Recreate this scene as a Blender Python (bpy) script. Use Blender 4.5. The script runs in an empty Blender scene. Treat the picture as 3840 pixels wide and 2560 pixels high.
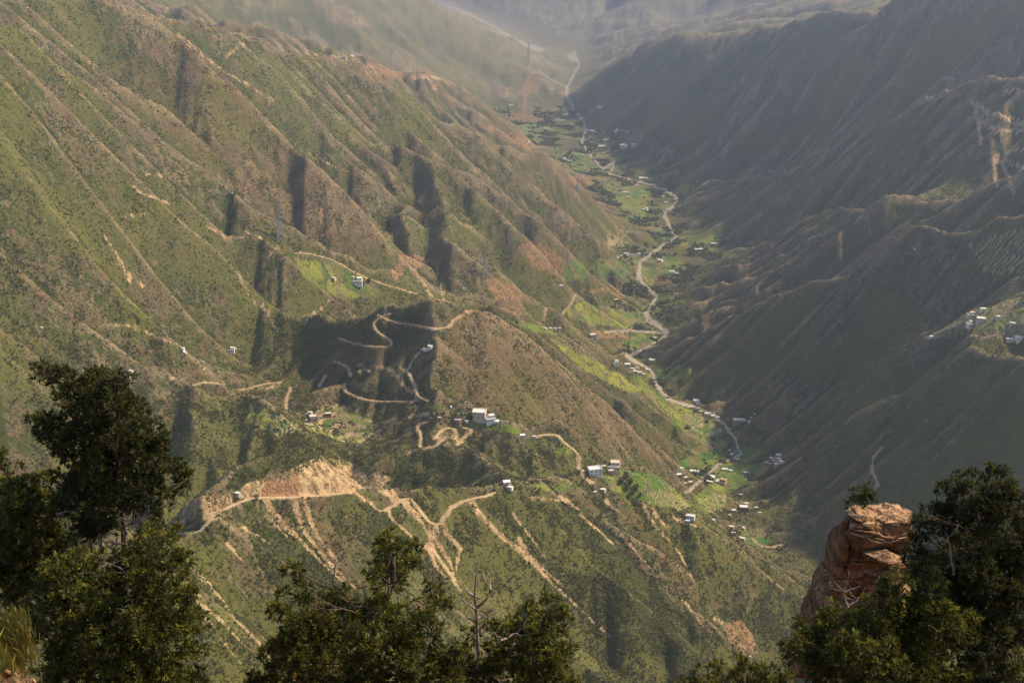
import bpy, math, random, time
import numpy as np
T0 = time.time()
scene = bpy.context.scene
COL = scene.collection
R = math.radians
# ---------------------------------------------------------------- camera, sky, sun, exposure
ZC = 2000.0                                   # height of the lookout above the far plain
PITCH = 22.0
cam_d = bpy.data.cameras.new('camera'); cam = bpy.data.objects.new('camera', cam_d); COL.objects.link(cam)
cam_d.sensor_width = 36.0; cam_d.lens = 50.0; cam_d.clip_start = 0.3; cam_d.clip_end = 40000.0
cam.location = (0, 0, ZC); cam.rotation_euler = (R(90 - PITCH), 0, 0)
scene.camera = cam
SUN_EL, SUN_AZ = 44.0, 20.0                    # azimuth: degrees from +X (right) towards +Y (away)
w = bpy.data.worlds.new('World'); scene.world = w; w.use_nodes = True
nt = w.node_tree; nt.nodes.clear()
sky = nt.nodes.new('ShaderNodeTexSky'); sky.sky_type = 'NISHITA'; sky.sun_disc = False
sky.sun_elevation = R(SUN_EL); sky.sun_rotation = R(90 - SUN_AZ); sky.altitude = 1800; sky.dust_density = 5.0; sky.air_density = 1.2
bg = nt.nodes.new('ShaderNodeBackground'); bg.inputs['Strength'].default_value = 0.15
wo = nt.nodes.new('ShaderNodeOutputWorld')
nt.links.new(sky.outputs[0], bg.inputs[0]); nt.links.new(bg.outputs[0], wo.inputs[0])
sun_d = bpy.data.lights.new('sun', 'SUN'); sun = bpy.data.objects.new('sun', sun_d); COL.objects.link(sun)
sun_d.energy = 4.3; sun_d.angle = R(1.5); sun_d.color = (1.0, 0.79, 0.49)
sd = np.array([math.cos(R(SUN_EL)) * math.cos(R(SUN_AZ)), math.cos(R(SUN_EL)) * math.sin(R(SUN_AZ)), math.sin(R(SUN_EL))])
from mathutils import Vector
sun.rotation_euler = Vector(sd).to_track_quat('Z', 'Y').to_euler()
vs = scene.view_settings
vs.view_transform = 'Standard'; vs.look = 'None'; vs.gamma = 1.0; vs.exposure = 0.55; vs.use_curve_mapping = False
scene.cycles.use_denoising = True
scene.cycles.volume_bounces = 1; scene.cycles.max_bounces = 6; scene.cycles.diffuse_bounces = 2
scene.cycles.transparent_max_bounces = 8

# ---------------------------------------------------------------- geometry helpers
FPX = 50.0 / 36.0 * 2352.0                    # measurements were taken on a 2352 x 1568 view of the place
CP, SP = math.cos(R(PITCH)), math.sin(R(PITCH))
def rays(px, py):
    dx = (np.asarray(px, float) - 1176.0) / FPX; dy = (784.0 - np.asarray(py, float)) / FPX
    return dx, CP + dy * SP, -SP + dy * CP
def P(px, py, Y):
    x, y, z = rays(px, py); s = Y / y
    return np.array([x * s, Y + 0 * s, ZC + z * s])
def project(X, Y, Z):
    z = Z - ZC; d = Y * CP - z * SP; d = np.maximum(d, 1e-3)
    return 1176.0 + FPX * X / d, 784.0 - FPX * (Y * SP + z * CP) / d

def _hash(ix, iy, seed):
    h = (ix.astype(np.int64) * 374761393 + iy.astype(np.int64) * 668265263 + seed * 1274126177) & 0xFFFFFFFF
    h = ((h ^ (h >> 13)) * 1103515245) & 0xFFFFFFFF
    h = ((h ^ (h >> 15)) * 2246822519) & 0xFFFFFFFF
    return (h ^ (h >> 16)) & 0xFFFFFFFF
def noise(x, y, seed=0):
    x0 = np.floor(x); y0 = np.floor(y); fx = x - x0; fy = y - y0
    ix = x0.astype(np.int64); iy = y0.astype(np.int64)
    u = fx * fx * fx * (fx * (fx * 6 - 15) + 10); v = fy * fy * fy * (fy * (fy * 6 - 15) + 10)
    def g(i, j):
        a = _hash(ix + i, iy + j, seed) * (2 * math.pi / 4294967296.0)
        return np.cos(a) * (fx - i) + np.sin(a) * (fy - j)
    n0 = g(0, 0) * (1 - u) + g(1, 0) * u; n1 = g(0, 1) * (1 - u) + g(1, 1) * u
    return (n0 * (1 - v) + n1 * v) * 1.5
def fbm(x, y, scale, octs=4, seed=0, gain=0.5):
    r = 0; a = 1.0; f = 1.0 / scale; t = 0
    for o in range(octs):
        r = r + a * noise(x * f, y * f, seed + o * 17); t += a; a *= gain; f *= 2.03
    return r / t
def sst(a, b, x):
    t = np.clip((x - a) / (b - a), 0, 1); return t * t * (3 - 2 * t)
# ---------------------------------------------------------------- the lie of the land: crest, ravine and valley lines
def F(Y):                                     # height of the valley floor
    return ZC - np.interp(Y, [1000, 2000, 2690, 3100, 4200, 5200, 7100, 9200, 12000, 18000], [1500, 1545, 1565, 1590, 1650, 1680, 1715, 1745, 1785, 1850])
CON = []                                      # list of Nx3 polylines
REG = None; CREG = []                          # which landform a crest line belongs to
def line(*pts, floor=None):
    q = []
    for p in pts:
        if p[0] == 'w': q.append(np.array([p[1], p[2], ZC + p[3]]))
        else:
            v = P(*p[:3])
            if len(p) > 3: v[2] += p[3]
            q.append(v)
    CON.append(np.array(q)); CREG.append(None if any(len(p) > 3 and p[0] != 'w' and p[3] < -9 for p in pts) else REG)
def floor_pt(px, py, dz=0.0):
    x, y, z = rays(px, py); Y = 4000.0
    for _ in range(60): Y = 0.5 * Y + 0.5 * (F(Y) + dz - ZC) / z * y
    return ('w', x * Y / y, Y, F(Y) + dz - ZC)
def floor_line(pts, dz): line(*[floor_pt(a, b, dz) for a, b in pts])
RIVER = [(1318, 118), (1330, 150), (1300, 205), (1302, 228), (1318, 252), (1340, 275), (1345, 298), (1337, 325), (1352, 352), (1385, 388), (1412, 372), (1400, 400),
         (1500, 425), (1535, 440), (1556, 455), (1545, 475), (1524, 490), (1540, 525), (1552, 545), (1508, 575), (1472, 600), (1468, 632), (1490, 665), (1508, 680), (1502, 700), (1482, 715),
         (1490, 740), (1535, 765), (1510, 785), (1440, 820), (1470, 835), (1495, 850), (1508, 885), (1535, 915), (1640, 950), (1665, 975), (1690, 1010), (1700, 1040), (1650, 1070), (1575, 1132),
         (1610, 1190), (1690, 1240), (1800, 1290), (1890, 1335)]
floor_line(RIVER, -6)
line(floor_pt(1890, 1335, -4), ('w', 900, 2300, -1540), ('w', 1150, 2050, -1530))
# valley-floor margins
floor_line([(1150, 262), (1175, 300), (1205, 345), (1290, 385), (1345, 432), (1405, 480), (1462, 535), (1400, 585), (1350, 630)], 14)
floor_line([(1345, 645), (1330, 700), (1330, 745), (1380, 790), (1400, 820)], 40)
floor_line([(1440, 862), (1520, 905), (1590, 950), (1640, 1000), (1640, 1050), (1555, 1085), (1600, 1150), (1660, 1205), (1745, 1262)], 14)
floor_line([(1330, 222), (1372, 285), (1440, 335), (1520, 410), (1572, 470), (1578, 545), (1615, 590), (1560, 690), (1545, 760), (1512, 835), (1560, 895), (1690, 945), (1735, 1010), (1770, 1060), (1700, 1130), (1725, 1205), (1810, 1275)], 14)
# far valley
line(floor_pt(1318, 118, 0), floor_pt(1250, 108, 0), floor_pt(1150, 55, 0), floor_pt(1010, 8, 0), ('w', -1500, 13500, -1790))
REG = 'near'
# near hill N : crest with the cut road, ribs and rills on its face, then the gully on the lookout side
line((-150, 1330, 1200), (120, 1290, 1260), (400, 1222, 1390, -6), (480, 1180, 1480, -8), (540, 1120, 1610), (600, 1040, 1650, 14), (680, 998, 1715, 34), (760, 1020, 1770, 28), (850, 1075, 1840, 10), (930, 1105, 1885), (1000, 1128, 1920), (1140, 1130, 1985), (1280, 1140, 2060),
     (1380, 1128, 2165), (1480, 1150, 2160), (1600, 1190, 2150), (1700, 1260, 2170), (1800, 1330, 2210), (1870, 1390, 2250), (1900, 1440, 2270), ('w', 640, 2330, -1530), ('w', 690, 2420, -1555))
line(('w', -1100, 700, -1050), ('w', -850, 850, -1090), ('w', -400, 980, -1160), ('w', 0, 1190, -1290), ('w', 200, 1400, -1380), ('w', 400, 1630, -1460), ('w', 600, 1900, -1512), ('w', 850, 2200, -1536))
line((610, 1012, 1730, 6), (690, 995, 1745, 34), (775, 1014, 1805, 24))
line((640, 1030, 1660, 16), (700, 1020, 1690, 22), (760, 1035, 1745, 18))
line((420, 1218, 1400), (500, 1330, 1365), (620, 1500, 1325))
line((545, 1135, 1610), (640, 1260, 1570), (740, 1400, 1535), (830, 1560, 1500))
line((860, 1110, 1855), (960, 1290, 1800), (1080, 1450, 1750), (1180, 1568, 1710))
line((1140, 1132, 1980), (1300, 1300, 1925), (1450, 1480, 1875), (1540, 1568, 1855))
line((1640, 1215, 2150), (1780, 1400, 2110), (1850, 1500, 2070))
line((480, 1230, 1450, -25), (590, 1400, 1410, -35), (690, 1540, 1380, -35))
line((740, 1160, 1700, -30), (850, 1330, 1660, -40), (980, 1500, 1610, -40))
line((1000, 1240, 1800, -15), (1060, 1330, 1800, -35), (1250, 1500, 1780, -40))
REG = None
# lookout scarp
line(('w', -2500, -100, -90), ('w', -300, 20, -75), ('w', 0, 40, -80), ('w', 300, 20, -75), ('w', 2500, -100, -90))
REG = None
# stream behind N and the left basin
line((480, 800, 2620), (540, 868, 2600, -10), (620, 930, 2490, -8), (700, 985, 2420, -8), (830, 1036, 2320, -8), (760, 1080, 2150, -90), ('w', -380, 2040, -1225), ('w', -620, 1900, -1280), ('w', -900, 1750, -1300), ('w', -1400, 1500, -1360))
line((-150, 690, 2080), (-100, 700, 2130), (100, 742, 2260), (300, 770, 2440), (480, 800, 2620))
REG = 'basin'
# green spur G3 across the basin
line((-150, 760, 2000), (0, 790, 2080), (140, 845, 2180), (290, 868, 2290), (400, 905, 2330), (504, 958, 2330), (571, 947, 2320), (655, 967, 2260), (783, 1010, 2200))
REG = 'centre'
# centre hill C
line((570, 830, 2690), (640, 780, 2675), (700, 765, 2645), (770, 745, 2605, 6), (840, 722, 2575, 8), (920, 708, 2550, 10), (1000, 686, 2520, 14), (1060, 692, 2510, 16), (1110, 695, 2515, 10), (1200, 752, 2560, 6), (1290, 838, 2625), (1380, 885, 2700), (1450, 922, 2740), (1530, 988, 2790), (1585, 1045, 2830), (1630, 1085, 2870))
line((1060, 692, 2510, 12), (1000, 740, 2485, 6), (960, 800, 2462, 4), (945, 860, 2446), (960, 915, 2430), (1040, 945, 2415), (1100, 955, 2410), (1200, 985, 2380), (1290, 998, 2360), (1340, 1050, 2310), (1390, 1068, 2290), (1440, 1085, 2260), (1540, 1130, 2230), (1600, 1172, 2200))
line((960, 915, 2435), (1000, 1000, 2310), (960, 1060, 2200))
line((1090, 930, 2440, -30), (1150, 960, 2450, -50), (1250, 985, 2470, -80), (1350, 1030, 2510, -80), (1450, 1075, 2570, -60), (1560, 1120, 2690, -40), (1640, 1125, 2880, -15))
line((1120, 700, 2510), (1230, 850, 2500), (1310, 980, 2480))
line((1290, 838, 2625), (1400, 960, 2625), (1480, 1060, 2620))
line((1190, 780, 2550, -30), (1310, 900, 2550, -40), (1400, 1010, 2560, -45))
line((1340, 880, 2685, -20), (1450, 1000, 2665, -30), (1520, 1080, 2670, -30))
line((770, 760, 2590, 4), (800, 850, 2500), (820, 900, 2450))
line((640, 800, 2660), (700, 860, 2560), (720, 920, 2460))
line((880, 730, 2540, -16), (890, 800, 2500, -20), (880, 890, 2440, -12))
REG = None
# behind C
line((600, 770, 2780, -20), (700, 720, 2800, -60), (860, 690, 2880, -110), (1010, 700, 2980, -110), (1160, 708, 3180, -40), (1250, 735, 3300), (1330, 770, 3420), (1420, 830, 3560))
REG = 'big'
# left mountain M1
line((-300, -250, 3300), (-100, -110, 3400), (130, -5, 3520), (260, 8, 3620), (330, 32, 3680), (400, 68, 3740), (470, 85, 3940), (560, 95, 4100), (640, 105, 4200), (720, 145, 4300), (790, 170, 4400), (870, 180, 4500), (930, 215, 4580), (990, 260, 4650), (1050, 310, 4720), (1130, 350, 4820),
     (1210, 365, 4920), (1280, 375, 5000), (1330, 420, 5030), (1400, 470, 5100), (1478, 540, 5180))
line((400, 68, 3700, 6), (487, 151, 3610, 10), (554, 191, 3590, 12), (628, 228, 3575, 14), (705, 336, 3560, 14), (772, 386, 3555, 14), (850, 470, 3540, 10), (900, 560, 3525), (905, 600, 3530))
line((80, 40, 3420), (168, 101, 3490), (235, 168, 3520), (336, 269, 3560, -12), (504, 403, 3590, -14), (631, 504, 3600, -18), (700, 552, 3480, -60), (800, 600, 3440, -80), (880, 640, 3480, -60), (960, 665, 3560, -30), (1080, 690, 3600), (1180, 700, 3620), (1290, 705, 3850))
line((660, 235, 3950, -70), (780, 400, 3840, -70), (880, 540, 3740, -60), (930, 590, 3700, -30))
line((790, 170, 4400), (868, 319, 4200), (962, 386, 4120), (1076, 447, 4080), (1180, 530, 4000), (1290, 610, 3950), (1335, 650, 3960))
line((850, 235, 4430, -80), (940, 330, 4330, -70), (1080, 420, 4260, -60), (1200, 510, 4180, -60), (1320, 600, 4120, -50))
line((990, 260, 4650), (1080, 400, 4500), (1180, 480, 4420), (1290, 560, 4350), (1362, 600, 4380))
line((1130, 350, 4820), (1240, 440, 4750), (1330, 500, 4700), (1425, 560, 4720))
line((905, 592, 3560), (960, 588, 3640), (1040, 612, 3660), (1130, 628, 3660), (1200, 640, 3700))
REG = 'spur'
# spurs S2, S1 in front of it: the ribs run down to the right
line((-250, -80, 2700), (-50, 20, 2800), (80, 90, 2900), (200, 200, 3000), (320, 330, 3120), (420, 410, 3200), (500, 490, 3250), (560, 530, 3300))
line((-200, 60, 2450), (60, 170, 2750), (168, 235, 2850), (242, 375, 2860), (300, 425, 2840, -20))
line((-150, 310, 2380), (0, 322, 2500), (60, 335, 2550), (110, 362, 2590), (200, 375, 2650), (310, 430, 2730), (400, 472, 2800), (480, 528, 2860), (560, 548, 2910), (640, 556, 2965), (720, 580, 3010), (780, 600, 3050), (860, 640, 3090), (970, 682, 3140))
line((53, 330, 2550), (120, 420, 2510), (190, 510, 2480), (225, 640, 2430), (228, 700, 2390))
line((310, 430, 2720), (318, 540, 2640), (337, 640, 2610), (404, 703, 2610), (474, 792, 2600))
line((310, 430, 2720), (400, 478, 2740), (457, 517, 2740), (545, 598, 2720), (640, 680, 2700), (703, 738, 2700))
line((640, 556, 2965), (700, 640, 2890), (770, 720, 2830))
line((110, 380, 2560, -50), (200, 480, 2550, -70), (262, 600, 2520, -70), (290, 700, 2480, -30))
line((380, 520, 2710, -60), (425, 600, 2690, -75), (450, 690, 2680, -60), (495, 780, 2640, -30))
line((540, 565, 2860, -60), (620, 640, 2830, -70), (700, 710, 2800, -50))
line((-30, 360, 2440, -50), (30, 480, 2420, -60), (60, 620, 2350, -30))
line((-60, 380, 2340), (0, 520, 2270), (20, 640, 2210))
REG = 'farleft'
# farther left ridges
line((600, 60, 5500), (690, 128, 5700), (740, 132, 5750), (800, 140, 5800), (860, 155, 5850), (930, 172, 5950), (990, 170, 6000), (1050, 200, 6100), (1120, 258, 6250), (1180, 295, 6400), (1230, 320, 6550))
line((250, -30, 5300), (370, 12, 5500), (430, 42, 5600), (500, 75, 5700), (560, 98, 5700))
line((700, 250, 5000, -60), (850, 260, 5250, -90), (1000, 320, 5400, -90), (1120, 380, 5500, -60), (1250, 430, 5600, -40))
line((300, -200, 7200), (600, -80, 7800), (960, -2, 8300), (1050, 30, 8500), (1130, 68, 8650), (1200, 108, 8800), (1285, 160, 8900))
line((450, 60, 6400, -100), (700, 120, 6900, -120), (900, 165, 7200, -60), (1080, 225, 7350, -20))
line((700, -60, 7600), (820, 60, 7500), (920, 140, 7350))
line((1080, 188, 7900), (1170, 166, 8000), (1250, 166, 8000), (1288, 190, 7900))
line((-2500, 0, 6000), (-600, -300, 6400))
REG = 'farright'
# right ranges
line((1300, 186, 7750), (1330, 155, 7720), (1370, 122, 7650), (1420, 105, 7550), (1460, 95, 7450), (1510, 103, 7200), (1560, 100, 7000), (1640, 102, 6700), (1760, 90, 6300), (1850, 85, 6050), (1900, 75, 5900), (2000, 50, 5600), (2100, 20, 5350), (2160, 0, 5250), (2352, -70, 5000), (2600, -120, 4900))
line((1640, 102, 6700), (1560, 220, 6550), (1470, 310, 6500))
line((1850, 85, 6050), (1800, 190, 5950), (1700, 280, 5950), (1600, 370, 6000))
line((2100, 20, 5350), (2080, 120, 5250), (1990, 220, 5250), (1900, 300, 5350))
line((1700, 150, 6400, -60), (1640, 280, 6300, -60), (1540, 380, 6230, -40))
line((2650, 180, 4500), (2352, 195, 4720), (2200, 230, 5000), (2050, 282, 5300), (1950, 345, 5500), (1800, 400, 5800), (1610, 414, 6050))
line((2600, 120, 4150), (2450, 170, 4250), (2334, 201, 4350), (2226, 228, 4450), (2122, 238, 4600), (2072, 262, 4700), (1971, 336, 4900), (1924, 380, 5050), (1853, 403, 5200), (1736, 410, 5500), (1602, 417, 5980))
line((2226, 228, 4450), (2200, 330, 4250), (2120, 420, 4100), (2090, 470, 4020))
line((1971, 336, 4900), (1900, 440, 4750), (1860, 500, 4680))
line((1736, 410, 5500), (1660, 490, 5350), (1600, 540, 5200))
line((2600, 420, 3600), (2352, 434, 3820), (2200, 466, 4020), (2040, 478, 4300), (1930, 507, 4600), (1780, 562, 4900), (1640, 590, 5050))
line((2600, 400, 3350), (2450, 420, 3500), (2352, 440, 3600), (2283, 441, 3650), (2206, 470, 3750), (2139, 504, 3800), (2075, 492, 3900), (2038, 479, 3950), (1988, 494, 4000), (1924, 514, 4150), (1860, 541, 4300), (1770, 567, 4550), (1700, 585, 4700), (1630, 602, 4900))
line((2600, 490, 3100, -60), (2352, 516, 3350, -60), (2200, 546, 3480, -60), (2030, 570, 3650, -50), (1900, 618, 3820, -40), (1720, 702, 4030, -20), (1600, 746, 4150))
REG = 'right'
line((2550, 480, 3000), (2352, 524, 3150), (2196, 551, 3250), (2105, 571, 3300), (2028, 574, 3350), (1981, 594, 3380), (1904, 621, 3430), (1810, 670, 3520), (1722, 712, 3620), (1672, 726, 3720), (1600, 768, 3820), (1532, 812, 3950))
line((2028, 574, 3350), (2000, 660, 3270), (1960, 740, 3220))
line((2196, 551, 3250), (2180, 620, 3150), (2140, 690, 3090))
line((1904, 621, 3430), (1800, 720, 3350), (1720, 800, 3350), (1640, 860, 3410))
line((1970, 610, 3340, -45), (1890, 700, 3290, -45), (1800, 800, 3290, -40))
line((2550, 600, 2850, -30), (2352, 640, 2950, -30), (2200, 692, 3050, -30), (2080, 748, 3120, -20), (1980, 812, 3200, -10), (1850, 882, 3350), (1690, 935, 3520))
line((2550, 620, 2650), (2352, 665, 2780), (2240, 702, 2840), (2136, 732, 2880), (2092, 768, 2930), (2031, 809, 3000), (1924, 846, 3120), (1847, 900, 3250), (1760, 926, 3380), (1695, 950, 3470))
line((2550, 720, 2560), (2352, 760, 2650), (2240, 765, 2740), (2140, 770, 2850))
line((2240, 770, 2720), (2160, 850, 2750), (2080, 920, 2800), (1960, 970, 2950), (1880, 1000, 3060))
line((2160, 770, 2790, -45), (2060, 850, 2850, -45), (1960, 910, 2970, -40))
line((2352, 770, 2600), (2300, 870, 2620), (2200, 950, 2680))
line((2550, 960, 2620), (2352, 988, 2720), (2150, 1006, 2850), (1950, 1038, 3000), (1800, 1020, 3150), (1730, 1015, 3250))
REG = 'lowright'
line((2550, 1050, 2350), (2352, 1048, 2480), (2194, 1048, 2590), (2110, 1040, 2680), (2038, 1015, 2740), (1990, 1045, 2770), (1950, 1060, 2800), (1880, 1052, 2880), (1828, 1062, 2910), (1775, 1086, 2940), (1675, 1128, 2985))
line((2038, 1015, 2740), (2000, 1100, 2640), (1950, 1200, 2570))
line((2194, 1048, 2590), (2180, 1180, 2450), (2130, 1300, 2380))
line((1880, 1052, 2880), (1850, 1130, 2790), (1800, 1190, 2760))
REG = 'far'
# far mountains closing the valley
line(('w', -6000, 15500, -300), ('w', -2500, 15800, -600), ('w', -600, 14800, -900), ('w', 600, 12500, -950), ('w', 1500, 11300, -850), ('w', 2600, 10200, -750), ('w', 4500, 9000, -500))
line(('w', 1500, 11300, -850), ('w', 1150, 10500, -1250), ('w', 850, 10000, -1600))
line(('w', 2600, 10200, -750), ('w', 2000, 9700, -1150), ('w', 1450, 9300, -1500))
line(('w', 600, 12500, -950), ('w', 450, 11700, -1350), ('w', 350, 10900, -1650))
line(('w', 1650, 10600, -1250), ('w', 1150, 9800, -1650))
line(('w', 950, 11300, -1350), ('w', 650, 10400, -1720))
line(('w', -600, 14800, -900), ('w', -450, 13600, -1300), ('w', -250, 12600, -1680))

REG = None
def raster(x0, y0, dx, nx, ny):
    s = np.zeros((ny, nx)); c = np.zeros((ny, nx))
    for L in CON:
        for a, b in zip(L[:-1], L[1:]):
            n = max(2, int(np.hypot(*(b - a)[:2]) / (dx * 0.4)))
            t = np.linspace(0, 1, n)[:, None]; q = a + (b - a) * t
            i = np.round((q[:, 0] - x0) / dx).astype(int); j = np.round((q[:, 1] - y0) / dx).astype(int)
            ok = (i >= 0) & (i < nx) & (j >= 0) & (j < ny)
            np.add.at(s, (j[ok], i[ok]), q[ok, 2]); np.add.at(c, (j[ok], i[ok]), 1)
    return s, c
def up2(h, shape):
    ny, nx = shape
    return bil(h, (np.arange(nx) / (nx - 1)) * (h.shape[1] - 1), (np.arange(ny) / (ny - 1)) * (h.shape[0] - 1))
def bil(h, xi, yi):                            # separable bilinear on a tensor grid
    x0 = np.clip(np.floor(xi).astype(int), 0, h.shape[1] - 2); y0 = np.clip(np.floor(yi).astype(int), 0, h.shape[0] - 2)
    fx = xi - x0; fy = (yi - y0)[:, None]
    r0 = h[y0][:, x0] * (1 - fx) + h[y0][:, x0 + 1] * fx; r1 = h[y0 + 1][:, x0] * (1 - fx) + h[y0 + 1][:, x0 + 1] * fx
    return r0 * (1 - fy) + r1 * fy
def samp(h, xi, yi):                           # bicubic-ish (smooth) sampling at scattered points
    xi = np.clip(xi, 0, h.shape[1] - 1.001); yi = np.clip(yi, 0, h.shape[0] - 1.001)
    x0 = xi.astype(int); y0 = yi.astype(int); fx = xi - x0; fy = yi - y0
    def w(f): return (((-0.5 * f + 1) * f - 0.5) * f, (1.5 * f - 2.5) * f * f + 1, ((-1.5 * f + 2) * f + 0.5) * f, (0.5 * f - 0.5) * f * f)
    wx = w(fx); wy = w(fy); r = 0
    for b in range(4):
        yy = np.clip(y0 + b - 1, 0, h.shape[0] - 1); q = 0
        for a in range(4):
            q = q + wx[a] * h[yy, np.clip(x0 + a - 1, 0, h.shape[1] - 1)]
        r = r + wy[b] * q
    return r
def blur(h, r):
    for ax in (0, 1):
        for _ in range(2):
            p = np.pad(h, [(r + 1, r) if k == ax else (0, 0) for k in (0, 1)], mode='edge'); c = np.cumsum(p, axis=ax)
            n = h.shape[ax]
            h = (np.take(c, np.arange(2 * r + 1, 2 * r + 1 + n), axis=ax) - np.take(c, np.arange(0, n), axis=ax)) / (2 * r + 1)
    return h
def laplace(x0, y0, dx, nx, ny, fixed=None):
    h = None
    for lev in (32, 16, 8, 4, 2, 1):
        d = dx * lev; mx = (nx - 1) // lev + 1; my = (ny - 1) // lev + 1
        if mx < 6 or my < 6: continue
        s, c = raster(x0, y0, d, mx, my); m = c > 0; v = s / np.maximum(c, 1)
        if h is None: h = np.full((my, mx), v[m].mean())
        else: h = up2(h, (my, mx))
        for it in range(260 if lev > 2 else 120 if lev == 2 else 60):
            h[m] = v[m]
            p = np.pad(h, 1, mode='edge')
            h = 0.25 * (p[:-2, 1:-1] + p[2:, 1:-1] + p[1:-1, :-2] + p[1:-1, 2:])
        h[m] = v[m] if lev > 1 else 0.5 * v[m] + 0.5 * h[m]
    return h

def route(h, dx, rng):
    ny, nx = h.shape; N = ny * nx
    p = np.pad(h, 1, mode='constant', constant_values=1e9)
    best = np.full((ny, nx), 0.0); rec = np.arange(N).reshape(ny, nx).copy(); dist = np.full((ny, nx), dx)
    idx = np.arange(N).reshape(ny, nx)
    for dj in (-1, 0, 1):
        for di in (-1, 0, 1):
            if not (di or dj): continue
            L = dx * math.hypot(di, dj)
            sl = (h - p[1 + dj:1 + dj + ny, 1 + di:1 + di + nx]) / L * (1 + 0.9 * (rng.random((ny, nx)) - 0.5))
            b = sl > best
            best = np.where(b, sl, best); rec = np.where(b, idx + dj * nx + di, rec); dist = np.where(b, L, dist)
    return rec.ravel(), dist.ravel()
def accumulate(h, rec, cell):
    order = np.argsort(-h.ravel(), kind='stable')
    A = [cell] * h.size; rl = rec.tolist()
    for i in order.tolist():
        r = rl[i]
        if r != i: A[r] += A[i]
    return np.array(A), order
def erode(h, dx, iters, k, m=0.42, talus=0.95, keep_r=0, diff=0.02, seed=1):
    rng = np.random.default_rng(seed); ny, nx = h.shape
    base = h.copy()
    for it in range(iters):
        rec, dist = route(h, dx, rng)
        A, order = accumulate(h, rec, dx * dx)
        f = (k * A ** m / dist).tolist(); hl = h.ravel().tolist(); rl = rec.tolist()
        for i in order[::-1].tolist():
            r = rl[i]
            if r != i:
                q = f[i]; hl[i] = (hl[i] + q * hl[r]) / (1 + q)
        h = np.array(hl).reshape(ny, nx)
        p = np.pad(h, 1, mode='edge')
        lap = p[:-2, 1:-1] + p[2:, 1:-1] + p[1:-1, :-2] + p[1:-1, 2:] - 4 * h
        h = h + diff * lap
        for _ in range(2):                     # talus creep
            p = np.pad(h, 1, mode='edge'); d = np.zeros_like(h)
            for sl in (p[:-2, 1:-1], p[2:, 1:-1], p[1:-1, :-2], p[1:-1, 2:]):
                e = sl - h; d += np.sign(e) * np.maximum(np.abs(e) - talus * dx, 0)
            h = h + 0.2 * d
        if keep_r:                             # put back the large forms that erosion takes away
            h = h + 0.7 * blur(base - h, keep_r)
    for _ in range(24):                        # nothing stays steeper than the slope rubble lies at
        p = np.pad(h, 1, mode='edge'); d = np.zeros_like(h)
        for sl in (p[:-2, 1:-1], p[2:, 1:-1], p[1:-1, :-2], p[1:-1, 2:]):
            e = sl - h; d += np.sign(e) * np.maximum(np.abs(e) - talus * dx, 0)
        h = h + 0.22 * d
    rec, dist = route(h, dx, rng); A, _ = accumulate(h, rec, dx * dx)
    return h, A.reshape(ny, nx)

class Grid:
    def __init__(s, x0, y0, dx, nx, ny): s.x0, s.y0, s.dx, s.nx, s.ny = x0, y0, dx, nx, ny
    def xy(s): return np.meshgrid(s.x0 + s.dx * np.arange(s.nx), s.y0 + s.dx * np.arange(s.ny))
    def at(s, f, X, Y): return samp(f, (X - s.x0) / s.dx, (Y - s.y0) / s.dx)
    def inside(s, X, Y, m):
        d = np.minimum(np.minimum(X - s.x0, s.x0 + s.dx * (s.nx - 1) - X), np.minimum(Y - s.y0, s.y0 + s.dx * (s.ny - 1) - Y))
        return sst(0, m, d)
GF = Grid(-6000, 4000, 40, 301, 321)           # far
GM = Grid(-2300, 0, 12, 385, 560)              # middle distance (to 6.7 km)
GN = Grid(-900, 1350, 5, 341, 321)             # near hills (to 2.95 km)
hF = laplace(GF.x0, GF.y0, GF.dx, GF.nx, GF.ny)
X, Y = GF.xy(); hF = hF + 60 * fbm(X, Y, 900, 4, 5) * sst(20, 200, hF - F(Y))
hF, aF = erode(hF, GF.dx, 8, 0.13, keep_r=6, seed=3, diff=0.07, talus=0.75)
GC = Grid(-2300, 0, 24, 193, 280)              # first carve the big spurs and side valleys at a coarse scale
hC = laplace(GC.x0, GC.y0, GC.dx, GC.nx, GC.ny); X, Y = GC.xy(); up = sst(10, 90, hC - F(Y))
wx = X + 60 * fbm(X, Y, 350, 2, 15); wy = Y + 60 * fbm(X, Y, 350, 2, 16)
hC = hC + (60 * fbm(wx, wy, 320, 3, 11) + 24 * fbm(wx, wy, 120, 2, 12)) * up
hC, aC = erode(hC, GC.dx, 12, 0.22, m=0.46, keep_r=6, seed=4, diff=0.025, talus=0.84)
X, Y = GM.xy(); hM = GC.at(hC, X + 26 * fbm(X, Y, 130, 2, 17), Y + 26 * fbm(X, Y, 130, 2, 18)); up = sst(10, 60, hM - F(Y))
hM = hM + (11 * fbm(X, Y, 95, 2, 13) + 6 * fbm(X, Y, 38, 2, 14)) * up
hM, aM = erode(hM, GM.dx, 6, 0.10, m=0.42, keep_r=7, seed=6, diff=0.02, talus=0.86)
X, Y = GN.xy(); hN = GM.at(hM, X + 9 * fbm(X, Y, 55, 2, 23), Y + 9 * fbm(X, Y, 55, 2, 24))
hN = hN + (4 * fbm(X, Y, 60, 2, 21) + 2.0 * fbm(X, Y, 24, 2, 22)) * sst(8, 60, hN - F(Y))
hN, aN = erode(hN, GN.dx, 6, 0.06, m=0.40, keep_r=7, seed=5, talus=0.80, diff=0.02)
print('eroded', round(time.time() - T0, 1))
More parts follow.
